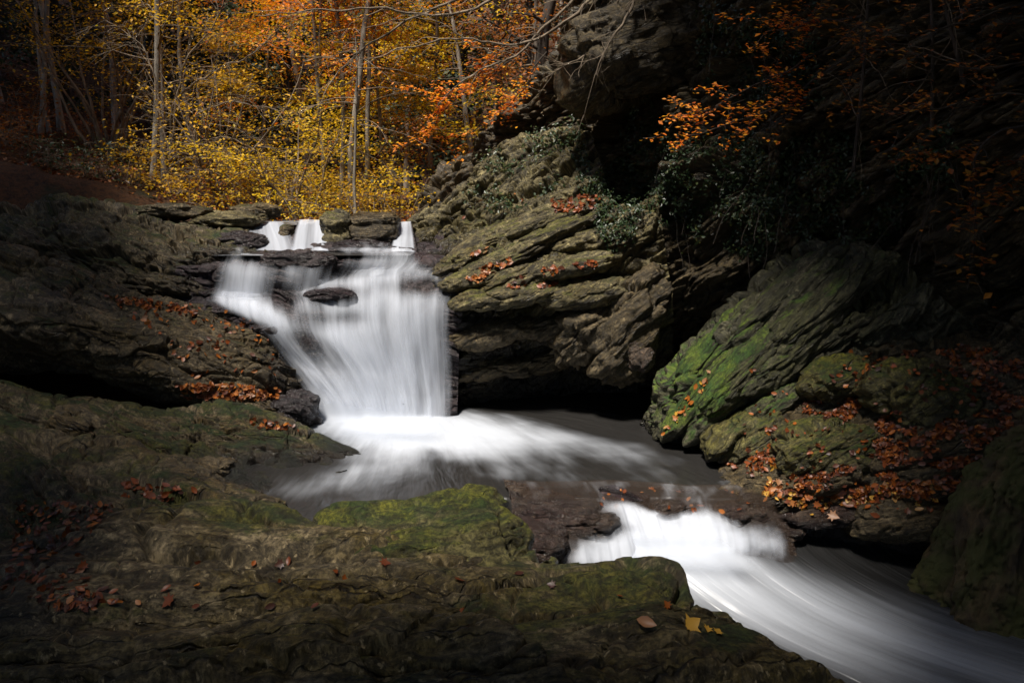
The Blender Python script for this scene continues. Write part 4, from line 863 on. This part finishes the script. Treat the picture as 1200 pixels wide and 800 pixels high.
def tree(kindname, base, H, tr, label, leaf, bark='bark_pale', lean=(0, 0), limbs=16, limb_len=2.0, z0=0.25, up=0.35, leaves=2500, lsize=0.08, spread=0.22,
         seed=0, group=None, cat="tree", twigs=5, stems=1, droop=0.05, hue=(0, 1), side=None, bare=0.0, sag=0.0):
    r = np.random.default_rng(seed + 1000); base = np.array(base, float)
    root = empty(kindname, base, label, cat, group)
    tips = []
    for s_ in range(stems):
        tb = MB(); bb = MB()
        d0 = np.array([lean[0], lean[1], 1.0]) + (r.normal(size=3) * np.array([.35, .25, .1]) if stems > 1 else 0)
        T = wander(base + (r.normal(size=3) * [.12, .12, 0] if stems > 1 else 0) - np.array([0, 0, .3]), d0, H * (r.uniform(.6, 1) if stems > 1 else 1) + .3, 14, 0.05 if stems == 1 else .10, -0.02, r)
        rad = tr * (1 - np.linspace(0, 1, len(T)) * .85); rad[0] *= 1.5
        tb.tube(T, rad, 8)
        for i in range(limbs):
            f = z0 + (1 - z0) * (i + r.uniform()) / limbs; k = f * (len(T) - 1); i0 = int(k); p = T[i0] + (T[min(i0 + 1, len(T) - 1)] - T[i0]) * (k - i0)
            az = r.uniform(0, 2 * math.pi) if side is None else r.normal(side, 0.8)
            L = limb_len * (1.15 - f * .75) * r.uniform(.6, 1.2)
            B = wander(p, (math.cos(az), math.sin(az), up + r.normal() * .15), L, 8, .10, droop, r)
            bb.tube(B, max(tr * .28, .008) * np.linspace(1, .2, len(B)), 4)
            for j in range(twigs):
                q = B[r.integers(2, len(B))]; dd = (B[-1] - B[0]) / L + r.normal(size=3) * [.7, .7, .25]
                W = wander(q, dd, L * r.uniform(.25, .5), 4, .15, droop * 1.2, r); bb.tube(W, max(tr * .09, .004) * np.linspace(1, .35, len(W)), 3)
                if r.uniform() > bare: tips.append(W)
        to = tb.build("trunk" if stems == 1 else "stem", M[bark], root); bb.build("branches", M[bark if bark != 'bark_pale' else 'twig'], to)
    if leaves and tips:
        A = np.concatenate(tips); idx = r.integers(0, len(A), leaves); C = A[idx] + r.normal(size=(leaves, 3)) * np.array([spread, spread, spread * .35]) - np.array([0, 0, sag])
        tv = r.uniform(0, 1, len(A))[idx]; hu = np.clip(hue[0] + (hue[1] - hue[0]) * (0.5 * tv + 0.5 * r.uniform(0, 1, leaves)), 0, 1)
        V, Q, a = leaf_cloud(C, np.array([0, -.15, 1.0]), lsize, hu, .45); mb = MB(); mb.add(V, Q, None, a); mb.build("crown", M[leaf], root, smooth=False, attr="lc")
    return root
def on_ground(x, y): return np.array([x, y, terrain_z(np.array([x]), np.array([y]))[0]])
def px_ground(px, Y): x = at(px, 300, Y)[0]; return on_ground(x, Y)
def conifer(px, Y, H, label, seed, group):
    r = np.random.default_rng(seed); b = px_ground(px, Y); root = empty("conifer_tree", b, label, "tree", group)
    tb = MB(); T = np.stack([np.full(12, b[0]) + r.normal(size=12) * .04, np.full(12, b[1]), np.linspace(b[2] - .4, b[2] + H, 12)], 1); tb.tube(T, np.linspace(.26, .05, 12), 8)
    bb = MB(); C = []
    for i in range(90):
        f = (i + r.uniform()) / 90; z = b[2] + H * (0.12 + .88 * f); az = r.uniform(0, 2 * math.pi); L = (1 - f) * H * .20 + .4
        B = wander((b[0], b[1], z), (math.cos(az), math.sin(az), -.1), L, 6, .05, .06, r); bb.tube(B, .025 * np.linspace(1, .2, 7), 3)
        m = int(60 * L / 1.5); k = r.uniform(0.15, 1, m); q = B[0] + (B[-1] - B[0]) * k[:, None]; q = q + np.array([0, 0, -1]) * np.abs(r.normal(size=m))[:, None] * .22 + r.normal(size=(m, 3)) * [.18, .18, .05]; C.append(q)
    C = np.concatenate(C); tb.build("trunk", M['bark_dark'], root); bb.build("branches", M['bark_dark'], root)
    V, Q, a = leaf_cloud(C, np.array([0, -.2, .8]), .17, r.uniform(0, 1, len(C)), .5); mb = MB(); mb.add(V, Q, None, a); mb.build("crown", M['needle'], root, smooth=False, attr="lc")
def floor_litter():
    r = np.random.default_rng(77); n = 26000
    y = r.uniform(14.6, 30, n); x = r.uniform(-1, 1, n) * .66 * y; k = (x < 1.5); x, y = x[k], y[k]; z = terrain_z(x, y) + .02 + r.uniform(0, .05, len(x))
    V, Q, a = leaf_cloud(np.stack([x, y, z], 1), np.array([0, 0, 1.0]), .10, r.uniform(0, .75, len(x)), .35); mb = MB(); mb.add(V, Q, None, a)
    props(mb.build("leaf_litter", M['fallen'], smooth=False, attr="lc"), kind='stuff')
floor_litter()
def undergrowth(px, Y, label, seed, H=.9, leaf='rust', n=500, stems=9, hue=(0, 1)):
    tree("shrub", px_ground(px, Y), H, .015, label, leaf, stems=stems, limbs=4, limb_len=.6, twigs=3, leaves=n, lsize=.07, seed=seed, cat="shrub", z0=.2, up=.4, bark='twig', group="low shrubs of the forest floor")
for i, (px, Y, H, lf, lb) in enumerate([(20, 16, .8, 'rust', "low brown shrub at the left edge of the forest floor"), (70, 15.6, .7, 'ivy', "low green shrub under the leftmost trunks"), (118, 15.4, .8, 'ivy', "green shrub below the bare many-stemmed bush"),
     (165, 15.6, .9, 'olive', "thin shrub at the foot of the leaning pale tree"), (225, 15.3, .9, 'olive', "yellow-green shrub between leaning tree and bright bush"), (275, 15.6, 1.0, 'rust', "brown twiggy shrub left of the bright bush"), (435, 15.4, 1.1, 'olive', "olive shrub above the blocky dark boulder"),
     (470, 15.8, 1.3, 'yellow', "yellow-green shrub at the foot of the rock slope"), (40, 18, 1.1, 'rust', "rust shrub behind the leftmost trunk"), (125, 19.5, 1.2, 'rust', "rust shrub high on the slope behind the bare bush"), (400, 16.5, 1.2, 'olive', "shrub around the bases of the central trunks")]):
    undergrowth(px, Y, lb, 200 + i, H, lf)
GT = "trees of the forest behind the falls"
# left slope
tree("beech_tree", px_ground(62, 19), 11, .065, "pale slender trunk furthest left on the forest slope", 'rust', lean=(.10, 0), limbs=16, limb_len=2.6, leaves=2600, lsize=.10, seed=1, group=GT, z0=.38)
tree("beech_tree", px_ground(88, 20), 12, .085, "thicker pale trunk second from left on the forest slope", 'rust', limbs=18, limb_len=2.8, leaves=3000, lsize=.10, seed=2, group=GT, z0=.38)
tree("beech_tree", px_ground(74, 19.5), 9, .05, "thin sapling trunk between the two left trunks", 'orange', limbs=14, limb_len=1.8, leaves=1500, lsize=.09, seed=3, group=GT, z0=.4, hue=(0, .6))
tree("birch_tree", px_ground(186, 16.5), 9.5, .075, "pale leaning tree with yellow leaves left of centre", 'olive', lean=(.12, 0), limbs=26, limb_len=2.4, leaves=3600, lsize=.07, seed=4, group=GT, z0=.25)
tree("birch_tree", px_ground(200, 17.2), 9.5, .065, "second pale trunk just right of the leaning tree", 'olive', lean=(.06, 0), limbs=22, limb_len=2.3, leaves=3000, lsize=.07, seed=5, group=GT, z0=.3)
tree("hazel_bush", px_ground(140, 18), 4.8, .04, "bare many-stemmed bush below the left trees", 'olive', stems=14, limbs=6, limb_len=1.2, twigs=3, leaves=1600, lsize=.08, seed=6, cat="bush", z0=.4, up=.8, bark='twig')
tree("hazel_bush", px_ground(262, 16), 3.6, .035, "low bush of bare arching twigs with few yellow leaves", 'olive', stems=10, limbs=7, limb_len=1.6, twigs=5, leaves=1500, lsize=.07, seed=7, cat="bush", z0=.2, up=.2, bark='twig', bare=.3)
tree("yellow_bush", px_ground(350, 15.8), 2.6, .035, "bright yellow-green bush overhanging the upper cascade", 'yellow', stems=9, limbs=11, limb_len=1.5, twigs=5, leaves=6500, lsize=.062, spread=.16, seed=8, cat="bush", z0=.1, up=.25, bark='twig', droop=.08)
tree("yellow_tree", px_ground(310, 20), 4.6, .07, "small yellow tree behind the bright bush", 'yellow', limbs=26, limb_len=2.4, leaves=3500, lsize=.09, seed=9, group=GT, z0=.15, up=.2)
tree("yellow_tree", px_ground(240, 19), 7.2, .08, "olive yellow tree filling the middle of the left slope", 'olive', limbs=30, limb_len=2.8, leaves=5500, lsize=.08, seed=10, group=GT, z0=.25, up=.2)
tree("yellow_tree", px_ground(150, 22), 9.0, .10, "olive tree high on the left slope", 'olive', limbs=30, limb_len=3.2, leaves=5000, lsize=.09, seed=11, group=GT, z0=.3, up=.2)
tree("rust_tree", px_ground(20, 22), 9.0, .12, "rust brown beech at the left edge", 'rust', limbs=30, limb_len=3.0, leaves=8000, lsize=.10, seed=12, group=GT, z0=.3, up=.2)
# centre
for i, (px, Y, H, rr, lb) in enumerate([(410, 18.5, 11, .075, "tall straight pale trunk among orange leaves in the centre"), (398, 19, 11, .06, "slender pale trunk just left of the tallest central trunk"),
        (384, 19.5, 11, .055, "thin pale trunk left of the pair of central trunks"), (425, 18.8, 9, .06, "pale trunk right of the tallest central trunk, leaning right"), (418, 17, 3.5, .04, "short bare sapling at the foot of the central trunks")]):
    tree("beech_tree", px_ground(px, Y - 1.9), H, rr, lb, 'orange', limbs=18, limb_len=2.1, leaves=[3000, 2600, 2200, 1800, 150][i], lsize=.075, seed=20 + i, group=GT, z0=.42, up=.1, lean=(.02 + .06 * (i == 3), 0), hue=(0.05, .95))
tree("orange_tree", px_ground(385, 17.6), 8.5, .05, "orange sapling glowing in front of the central trunks", 'orange', limbs=30, limb_len=1.9, leaves=6500, lsize=.075, seed=29, group=GT, z0=.38, up=.1, hue=(.05, .9))
tree("orange_tree", px_ground(370, 21), 10, .10, "orange beech with glowing leaves in the centre", 'orange', limbs=34, limb_len=2.8, leaves=9000, lsize=.095, seed=30, group=GT, z0=.28, up=.1, hue=(.1, 1))
tree("yellow_tree", px_ground(452, 18), 4.6, .06, "yellow sapling right of the central trunks", 'yellow', limbs=24, limb_len=1.9, leaves=5200, lsize=.08, seed=31, group=GT, z0=.2, up=.1)
tree("yellow_tree", px_ground(478, 22), 9, .09, "yellow tree rising behind the orange one", 'yellow', limbs=28, limb_len=2.4, leaves=6000, lsize=.09, seed=32, group=GT, z0=.35, up=.1, hue=(0, .8))
tree("orange_tree", px_ground(505, 19), 6.5, .07, "golden tree against the right rock slope", 'yellow', limbs=26, limb_len=2.2, leaves=4200, lsize=.08, seed=33, group=GT, z0=.25, up=.1, hue=(0, .8))
tree("orange_tree", px_ground(560, 20), 7.5, .09, "orange and brown tree at the top of the rock slope", 'rust', limbs=26, limb_len=2.6, leaves=4200, lsize=.09, seed=34, group=GT, z0=.2, up=.1)
tree("orange_tree", px_ground(620, 24), 8.5, .12, "dark orange tree near the top centre", 'rust', limbs=26, limb_len=2.8, leaves=5000, lsize=.10, seed=35, group=GT, z0=.2, up=.1)
for i, (px, Y, rr, lb) in enumerate([(584, 24, .14, "dark straight trunk above the rock slope"), (626, 22, .22, "thick dark trunk above the cliff"), (680, 21, .20, "thick dark trunk beside the rounded block"), (513, 27, .10, "dark slanting trunk between the yellow trees")]):
    tree("dark_tree", px_ground(px, Y), 12, rr, lb, 'rust', bark='bark_dark', limbs=12, limb_len=2.2, leaves=700, lsize=.10, seed=40 + i, group=GT, z0=.3)
for i, (px, Y, H, lb) in enumerate([(318, 27, 15, "dark green conifer left of the orange trees"), (470, 32, 16, "dark conifer behind the yellow trees"), (250, 34, 17, "dark conifer in the far left woods"), (545, 33, 15, "dark conifer above the rock slope"),
        (390, 36, 17, "far dark conifer in the centre"), (120, 33, 16, "dark conifer high on the left"), (30, 30, 15, "dark conifer at the far left"), (620, 34, 15, "dark conifer at top right of the forest")]):
    conifer(px, Y, H, lb, 60 + i, "conifers of the far forest")
for i, (px, Y, H, lb) in enumerate([(200, 25, 12, "mid-distance conifer behind the two pale leaning trees"), (345, 24, 12, "mid-distance conifer behind the bright yellow bush"), (445, 25, 12, "mid-distance conifer behind the yellow sapling"), (515, 23, 10, "mid-distance conifer beside the orange tree by the rock slope"), (90, 26, 12, "mid-distance conifer behind the leftmost trunks")]):
    conifer(px, Y, H, lb, 160 + i, "conifers of the far forest")
for i in range(16):
    px = -40 + i * 46; Y = 30 + (i * 7 % 11) * 1.6
    tree("autumn_tree", px_ground(px, Y), 11, .13, ["olive", "rust brown", "dull yellow", "copper", "russet", "orange"][i % 6] + " far autumn tree, " + ["leftmost of all", "second from the left edge", "over the leftmost trunks", "behind the bare many-stemmed bush", "behind the two pale leaning trees", "above the arching twigs", "left of the bright bush", "above the bright yellow bush", "left of the central trunks", "behind the central trunks", "above the yellow sapling", "behind the slanting dark trunk", "above the rock slope", "left of the thick dark trunks", "between the thick dark trunks", "hard against the rounded block"][i], ['olive', 'rust', 'olive', 'rust', 'rust', 'orange'][i % 6], limbs=26, limb_len=3.6, leaves=3000, lsize=.13, spread=.3, seed=80 + i, group="far autumn trees", z0=.08, up=.2)

# bare twiggy hazel whose fine pale shoots droop towards the water
def hazel():
    r = np.random.default_rng(4); root = empty("bare_hazel", px_ground(205, 16.2), "bare hazel with fine pale shoots arching right over the bank", "tree")
    for pts in [[(200,190,16.2),(205,120,16.1),(240,90,15.9),(300,60,15.6),(340,20,15.4)], [(200,185,16.2),(225,140,16),(270,120,15.7),(330,130,15.4)], [(200,190,16.2),(230,165,15.9),(280,165,15.6),(330,200,15.4)],
                [(202,195,16.2),(220,185,15.9),(260,190,15.6),(300,225,15.4)], [(200,185,16.2),(185,120,16.2),(170,60,16.2),(120,20,16.2)], [(200,180,16.2),(215,80,16),(250,30,15.8),(270,-20,15.6)], [(202,198,16.2),(240,200,15.8),(270,215,15.5),(285,235,15.3)]]:
        mb = MB(); branch_px(mb, pts, .028, .006, 26, r, .75, sub=3, droop=.03); mb.build("branch", M['twig'], root)
# mossy trunk at the lower right
r_ = np.random.default_rng(5)
root = empty("mossy_tree", at(1140, 690, 7.0), "mossy leaning tree base with flared roots at the lower right shore", "tree")
nu_, nv_ = 160, 220; th = np.linspace(0, 2 * math.pi, nu_, endpoint=False); hh = np.linspace(0, 1, nv_)
PTH = curve([at(1150, 715, 7.0), at(1163, 650, 7.0), at(1196, 565, 7.0), at(1255, 495, 7.05), at(1345, 415, 7.1), at(1460, 335, 7.2)], nv_); V = []
for h in hh:
    c = PTH[int(round(h * (nv_ - 1)))]; rad = 0.40 + 0.26 * np.exp(-h * 7)
    V.append(np.stack([c[0] + rad * (1 + .18 * np.sin(th * 5 + h * 2) * np.exp(-h * 3)) * np.cos(th), c[1] + rad * np.sin(th), np.full(nu_, c[2])], 1))
V = np.concatenate(V); nn = np.concatenate([np.stack([np.cos(th), np.sin(th), 0 * th], 1)] * nv_)
rd = fbm(V * np.array([5, 5, 1.0]), 5); V = V + nn * (rd * .13 + fbm(V * np.array([16, 16, 4.0]), 4) * .07 - .05 * np.exp(-(np.abs(fbm(V * np.array([7, 7, 2.0]) + 9, 3)) / .06) ** 2))[:, None]
i_ = np.arange(nv_ - 1)[:, None] * nu_; j_ = np.arange(nu_)[None, :]; Qt = np.stack([i_ + j_, i_ + (j_ + 1) % nu_, i_ + nu_ + (j_ + 1) % nu_, i_ + nu_ + j_], -1).reshape(-1, 4)
link("trunk", raw_mesh("trunk", V, Qt), M['bark_moss'], root)

# branches overhanging at the top
HZ = True
def branch_px(mb, pts, r0, r1, twigs, r, tw_len=.5, leaves=None, sub=2, droop=0.02):
    P = curve([at(*p) for p in pts], 40); P = P + np.stack([fbm(P * 3 + 3, 2), fbm(P * 3 + 9, 2), fbm(P * 3 + 21, 2)], 1) * .06
    mb.tube(P, np.linspace(r0, r1, 40), 5)
    out = [P[10:]]
    for j in range(twigs):
        i = r.integers(4, 39); d = P[min(i + 2, 39)] - P[i - 2]; d /= np.linalg.norm(d)
        W = wander(P[i], d + r.normal(size=3) * [.35, .5, .55], tw_len * r.uniform(.5, 1.6), 9, .14, droop, r); mb.tube(W, max(r1, r0 * .25) * np.linspace(.9, .3, 10), 3); out.append(W)
        for q in range(sub):
            k = r.integers(2, 9); W2 = wander(W[k], (W[-1] - W[0]) + r.normal(size=3) * .35, tw_len * r.uniform(.2, .6), 5, .16, droop, r); mb.tube(W2, .0035, 3); out.append(W2)
    return out
hazel()
r_ = np.random.default_rng(9)
root = empty("bare_tree", at(760, -90, 12.4), "bare tree leaning out from the cliff top, its grey boughs reaching left across the woods", "tree")
mb = MB(); mb.tube(curve([at(800, 60, 13.4), at(790, -40, 12.8), at(760, -90, 12.4), at(740, -260, 12.0)], 14), np.linspace(.16, .09, 14), 8); mb.build("trunk", M['bark_dark'], root)
for pts in [[(762,-90,12.4),(700,-10,12.2),(640,40,12),(590,52,11.8),(540,44,11.6),(480,56,11.4),(430,70,11.3)],
            [(720,-40,12.3),(650,20,12.1),(600,68,12),(560,84,11.9),(520,112,11.8)],
            [(700,-60,12.4),(600,-10,12.3),(520,18,12.2),(440,10,12.0),(360,14,11.8),(300,20,11.7)],
            [(640,-40,12.3),(540,0,12.3),(470,30,12.2),(400,80,12.0),(380,110,11.9)],
            [(745,-60,12.0),(715,20,11.8),(690,60,11.6),(640,90,11.4)],
            [(760,-60,11.6),(735,20,11.4),(710,60,11.3),(700,90,11.3)]]:
    mb = MB(); branch_px(mb, pts, .030, .007, 16, r_, .55); mb.build("branch", M['twig'], root)
def spray(label, pts_list, leaf, n, seed, hue=(0, 1), size=.07, r0=.014, tw=10, twl=.5, name="beech_branch", spread=(.05, .05, .02), cat="branch"):
    r = np.random.default_rng(seed); root = empty(name, at(*pts_list[0][0]), label, cat); o = []
    for pts in pts_list: mb = MB(); o += branch_px(mb, pts, r0, .004, tw, r, twl, sub=2, droop=.03); mb.build("branch", M['bark_dark'], root); A = np.concatenate(o); idx = r.integers(0, len(A), n)
    C = A[idx] + r.normal(size=(n, 3)) * spread; V, Q, a = leaf_cloud(C, np.array([0, -.25, 1.0]), size, np.clip(r.uniform(*hue, n), 0, 1), .25)
    m2 = MB(); m2.add(V, Q, None, a); m2.build("leaves", M[leaf], root, smooth=False, attr="lc")
spray("orange beech spray hanging in front of the cliff", [[(1010,30,8.6),(940,75,8.9),(880,105,9.2),(800,135,9.4),(778,138,9.4)], [(1000,60,8.6),(930,110,8.9),(870,140,9.1),(805,160,9.2)], [(1010,20,8.6),(950,30,8.8),(900,40,9.0),(880,60,9.0)]], 'orange', 1000, 3, hue=(0, .8), size=.062, twl=.45)
spray("dim rust beech boughs at the top right corner", [[(1250,-20,7.6),(1150,20,7.8),(1060,40,8.0),(960,20,8.4)], [(1250,60,7.6),(1150,80,7.8),(1040,60,8.0),(980,70,8.3)], [(1250,120,7.6),(1180,110,7.7),(1080,130,7.9),(1010,125,8.2)]], 'rust', 800, 4, twl=.6, size=.062)
spray("small cluster of rust leaves hanging low at the right edge", [[(1260,130,6.9),(1190,150,7),(1150,170,7.1),(1140,240,7.1),(1150,290,7.1)], [(1250,170,6.9),(1200,200,7),(1160,230,7)]], 'rust', 260, 5, size=.08, tw=8)
spray("rust twig above the pale ivy patch", [[(1160,165,8),(1120,178,8.2),(1085,188,8.3)]], 'rust', 120, 6, size=.07, tw=5, twl=.25)
spray("orange sprays overhanging the rock slope", [[(600,40,14),(570,80,14),(520,130,14),(500,150,14)], [(640,60,14),(600,120,14),(560,150,14),(520,165,14)], [(600,70,14),(560,100,14),(500,110,14)]], 'orange', 1300, 7, hue=(.2, .8), size=.075)
# thin leaning saplings in front of the cliff
for k, (a_, b_, lb) in enumerate([((1088,-60,8.4),(1092,160,8.6), "thin straight sapling in front of the dark cliff"), ((1085,-60,8.2),(1130,100,8.2), "pale leaning pole crossing the top right"), ((1020,-60,9),(1000,200,9), "faint thin stem left of the straight sapling")]):
    ro = empty("sapling", at(*b_), lb, "sapling"); mb = MB(); P = curve([at(*a_), at((a_[0] + b_[0]) / 2 + 3, (a_[1] + b_[1]) / 2, a_[2]), at(*b_)], 30); mb.tube(P, np.linspace(.012, .022, 30), 6); mb.build("stem", M['bark_dark'], ro)
    mb = MB(); rr = np.random.default_rng(k)
    for q in range(9): mb.tube(wander(P[rr.integers(3, 28)], rr.normal(size=3), .7, 8, .15, .03, rr), np.linspace(.007, .002, 9), 3)
    mb.build("twigs", M['twig'], ro)
# ivy and shrubs on the cliff
def ivy(label, poly, n, seed, leaf='ivy', size=.052, off=(.02, .16), hue=(0, 1), name="ivy", cat="ivy", strands=14):
    random.seed(seed); r = np.random.default_rng(seed); C = []; Nn = []
    for x, y in sample_poly(poly, int(n * 1.6)):
        if fbm(np.array([[x * .022, y * .022, seed]]), 3)[0] < -.08: continue
        h = hit_px(x, y)
        if h is None: continue
        C.append(np.array(h[0] + h[1] * random.uniform(*off))); Nn.append(np.array(h[1]))
    if len(C) < 10: return
    C = np.array(C); Nn = np.array(Nn); V, Q, a = leaf_cloud(C, Nn * .6 + np.array([0, -.3, .5]), size, np.clip(r.beta(1.6, 2.2, len(C)) * (hue[1] - hue[0]) + hue[0], 0, 1), .45)
    root = empty(name, C.mean(0), label, cat, None); mb = MB(); mb.add(V, Q, None, a); mb.build("leaves", M[leaf], root, smooth=False, attr="lc")
    mb = MB()
    for k in range(strands):
        p = C[r.integers(0, len(C))]; mb.tube(wander(p, (r.normal() * .3, -.3, -1), r.uniform(.3, 1.2), 10, .12, .08, r), .005, 3)
    mb.build("stems", M['bark_dark'], root)
ivy("dense dark ivy curtain in the middle of the right cliff", [(930,150),(1080,180),(1060,260),(990,290),(900,280),(880,230)], 3600, 1)
ivy("ivy with blue-green leaves at the left corner of the cliff", [(690,150),(760,110),(800,160),(790,260),(720,300),(680,250),(675,190)], 3400, 2)
ivy("mixed green creeper under the orange beech spray", [(780,170),(880,150),(930,210),(900,310),(800,290)], 3000, 3, hue=(.1, 1))
ivy("sparse yellow-green creeper on the rock slope", [(560,180),(680,130),(690,200),(600,250),(540,240)], 900, 4, hue=(.4, 1), size=.06)
ivy("dark creeper high on the cliff above the beech spray", [(800,10),(960,0),(960,120),(830,110)], 2200, 5)
ivy("pale hanging moss patch with fern on the far right cliff", [(1070,150),(1120,150),(1110,215),(1080,215)], 500, 6, hue=(.3, .8))
ivy("low grass and fern tufts on the left forest bank", [(30,165),(150,190),(170,215),(60,225)], 500, 8, name="fern_patch", cat="fern")

# ------------------------------------------------------------------ added unseen trees: crowns out of frame that shade the sides and foreground
def shade_tree(x, y, zc, rx, ry, n, trunk, seed, label):
    r = np.random.default_rng(seed + 500); b = np.array([trunk[0], trunk[1], terrain_z(np.array([trunk[0]]), np.array([trunk[1]]))[0] - .3]); root = empty("added_shade_tree", b, label, "tree", "added unseen trees shading the gorge")
    mb = MB(); top = np.array([x, y, zc]); mb.tube(curve([b, b + [0, 0, (zc - b[2]) * .5], b + [0, 0, (zc - b[2]) * .88], b * .5 + top * .5 + [0, 0, 1.2], top], 14), np.linspace(.28, .10, 14), 8)
    for k in range(14):
        a = r.uniform(0, 6.28); mb.tube(wander(top, (math.cos(a), math.sin(a), .1), max(rx, ry) * .8, 8, .1, .0, r), np.linspace(.09, .02, 9), 4)
    mb.build("trunk", M['bark_dark'], root)
    u = r.uniform(0, 1, n) ** .5; a = r.uniform(0, 2 * math.pi, n); C = np.stack([x + rx * u * np.cos(a), y + ry * u * np.sin(a), zc + r.uniform(-1, 1, n) * 1.1 * np.sqrt(1 - u * u * .9) + .6], 1)
    k = np.array([not in_poly(c[0] - SUN_DIR[0] / SUN_DIR[2] * (c[2] - 11), c[1] - SUN_DIR[1] / SUN_DIR[2] * (c[2] - 11), SUN_GAP) for c in C])
    thin = (C[:, 0] < -3) & (C[:, 1] > 3) & (C[:, 1] < 14) & (r.uniform(size=n) < .6)  # added crowns thinned on the left so some sun reaches that bank
    k &= ~thin; C = C[k]; n = len(C)
    if n < 5: return
    V, Q, h = leaf_cloud(C, np.array([0, 0, 1.0]), .62, r.uniform(0, 1, n), .5); mb = MB(); mb.add(V, Q, None, h); mb.build("crown", M['shade'], root, smooth=False, attr="lc")
SUN_GAP = [(-4.0,0.6),(-1.1,0.4),(0.5,3.2),(1.3,5.2),(0.9,7.4),(0.5,10.8),(1.2,14),(1.5,34),(-9,34),(-7.6,15),(-8.4,12.5),(-8.0,10),(-6.5,7.4),(-5.1,3.8)]  # canopy opening shaped to let sun on to falls, pool and forest
i = 0
for gy_ in np.arange(-13, 31, 4.6):
    for gx_ in np.arange(-18, 18.5, 4.8):
        x, y = gx_ + ((i * 37) % 11 - 5) * .12, gy_ + ((i * 53) % 13 - 6) * .12; z = 11.3 + ((i * 29) % 7) * .25 + max(0, y - 12) * .30; i += 1
        ax = x - (SUN_DIR[0] / SUN_DIR[2]) * (z - 11); ay = y - (SUN_DIR[1] / SUN_DIR[2]) * (z - 11)
        if in_poly(ax, ay, SUN_GAP) and all(in_poly(ax + a * 2.6, ay + b * 2.6, SUN_GAP) for a, b in ((1, 0), (-1, 0), (0, 1), (0, -1))): continue
        if y > 13 and -9 < x < 3: continue
        sg = 1 if x > -.5 else -1; tx = sg * max(abs(x) + 2, .66 * max(y, 0) + (4 if y > 0 else 6))
        shade_tree(x, y, z, 3.4, 3.4, 1500, (tx, y), i, "unseen tree added to shade the gorge")
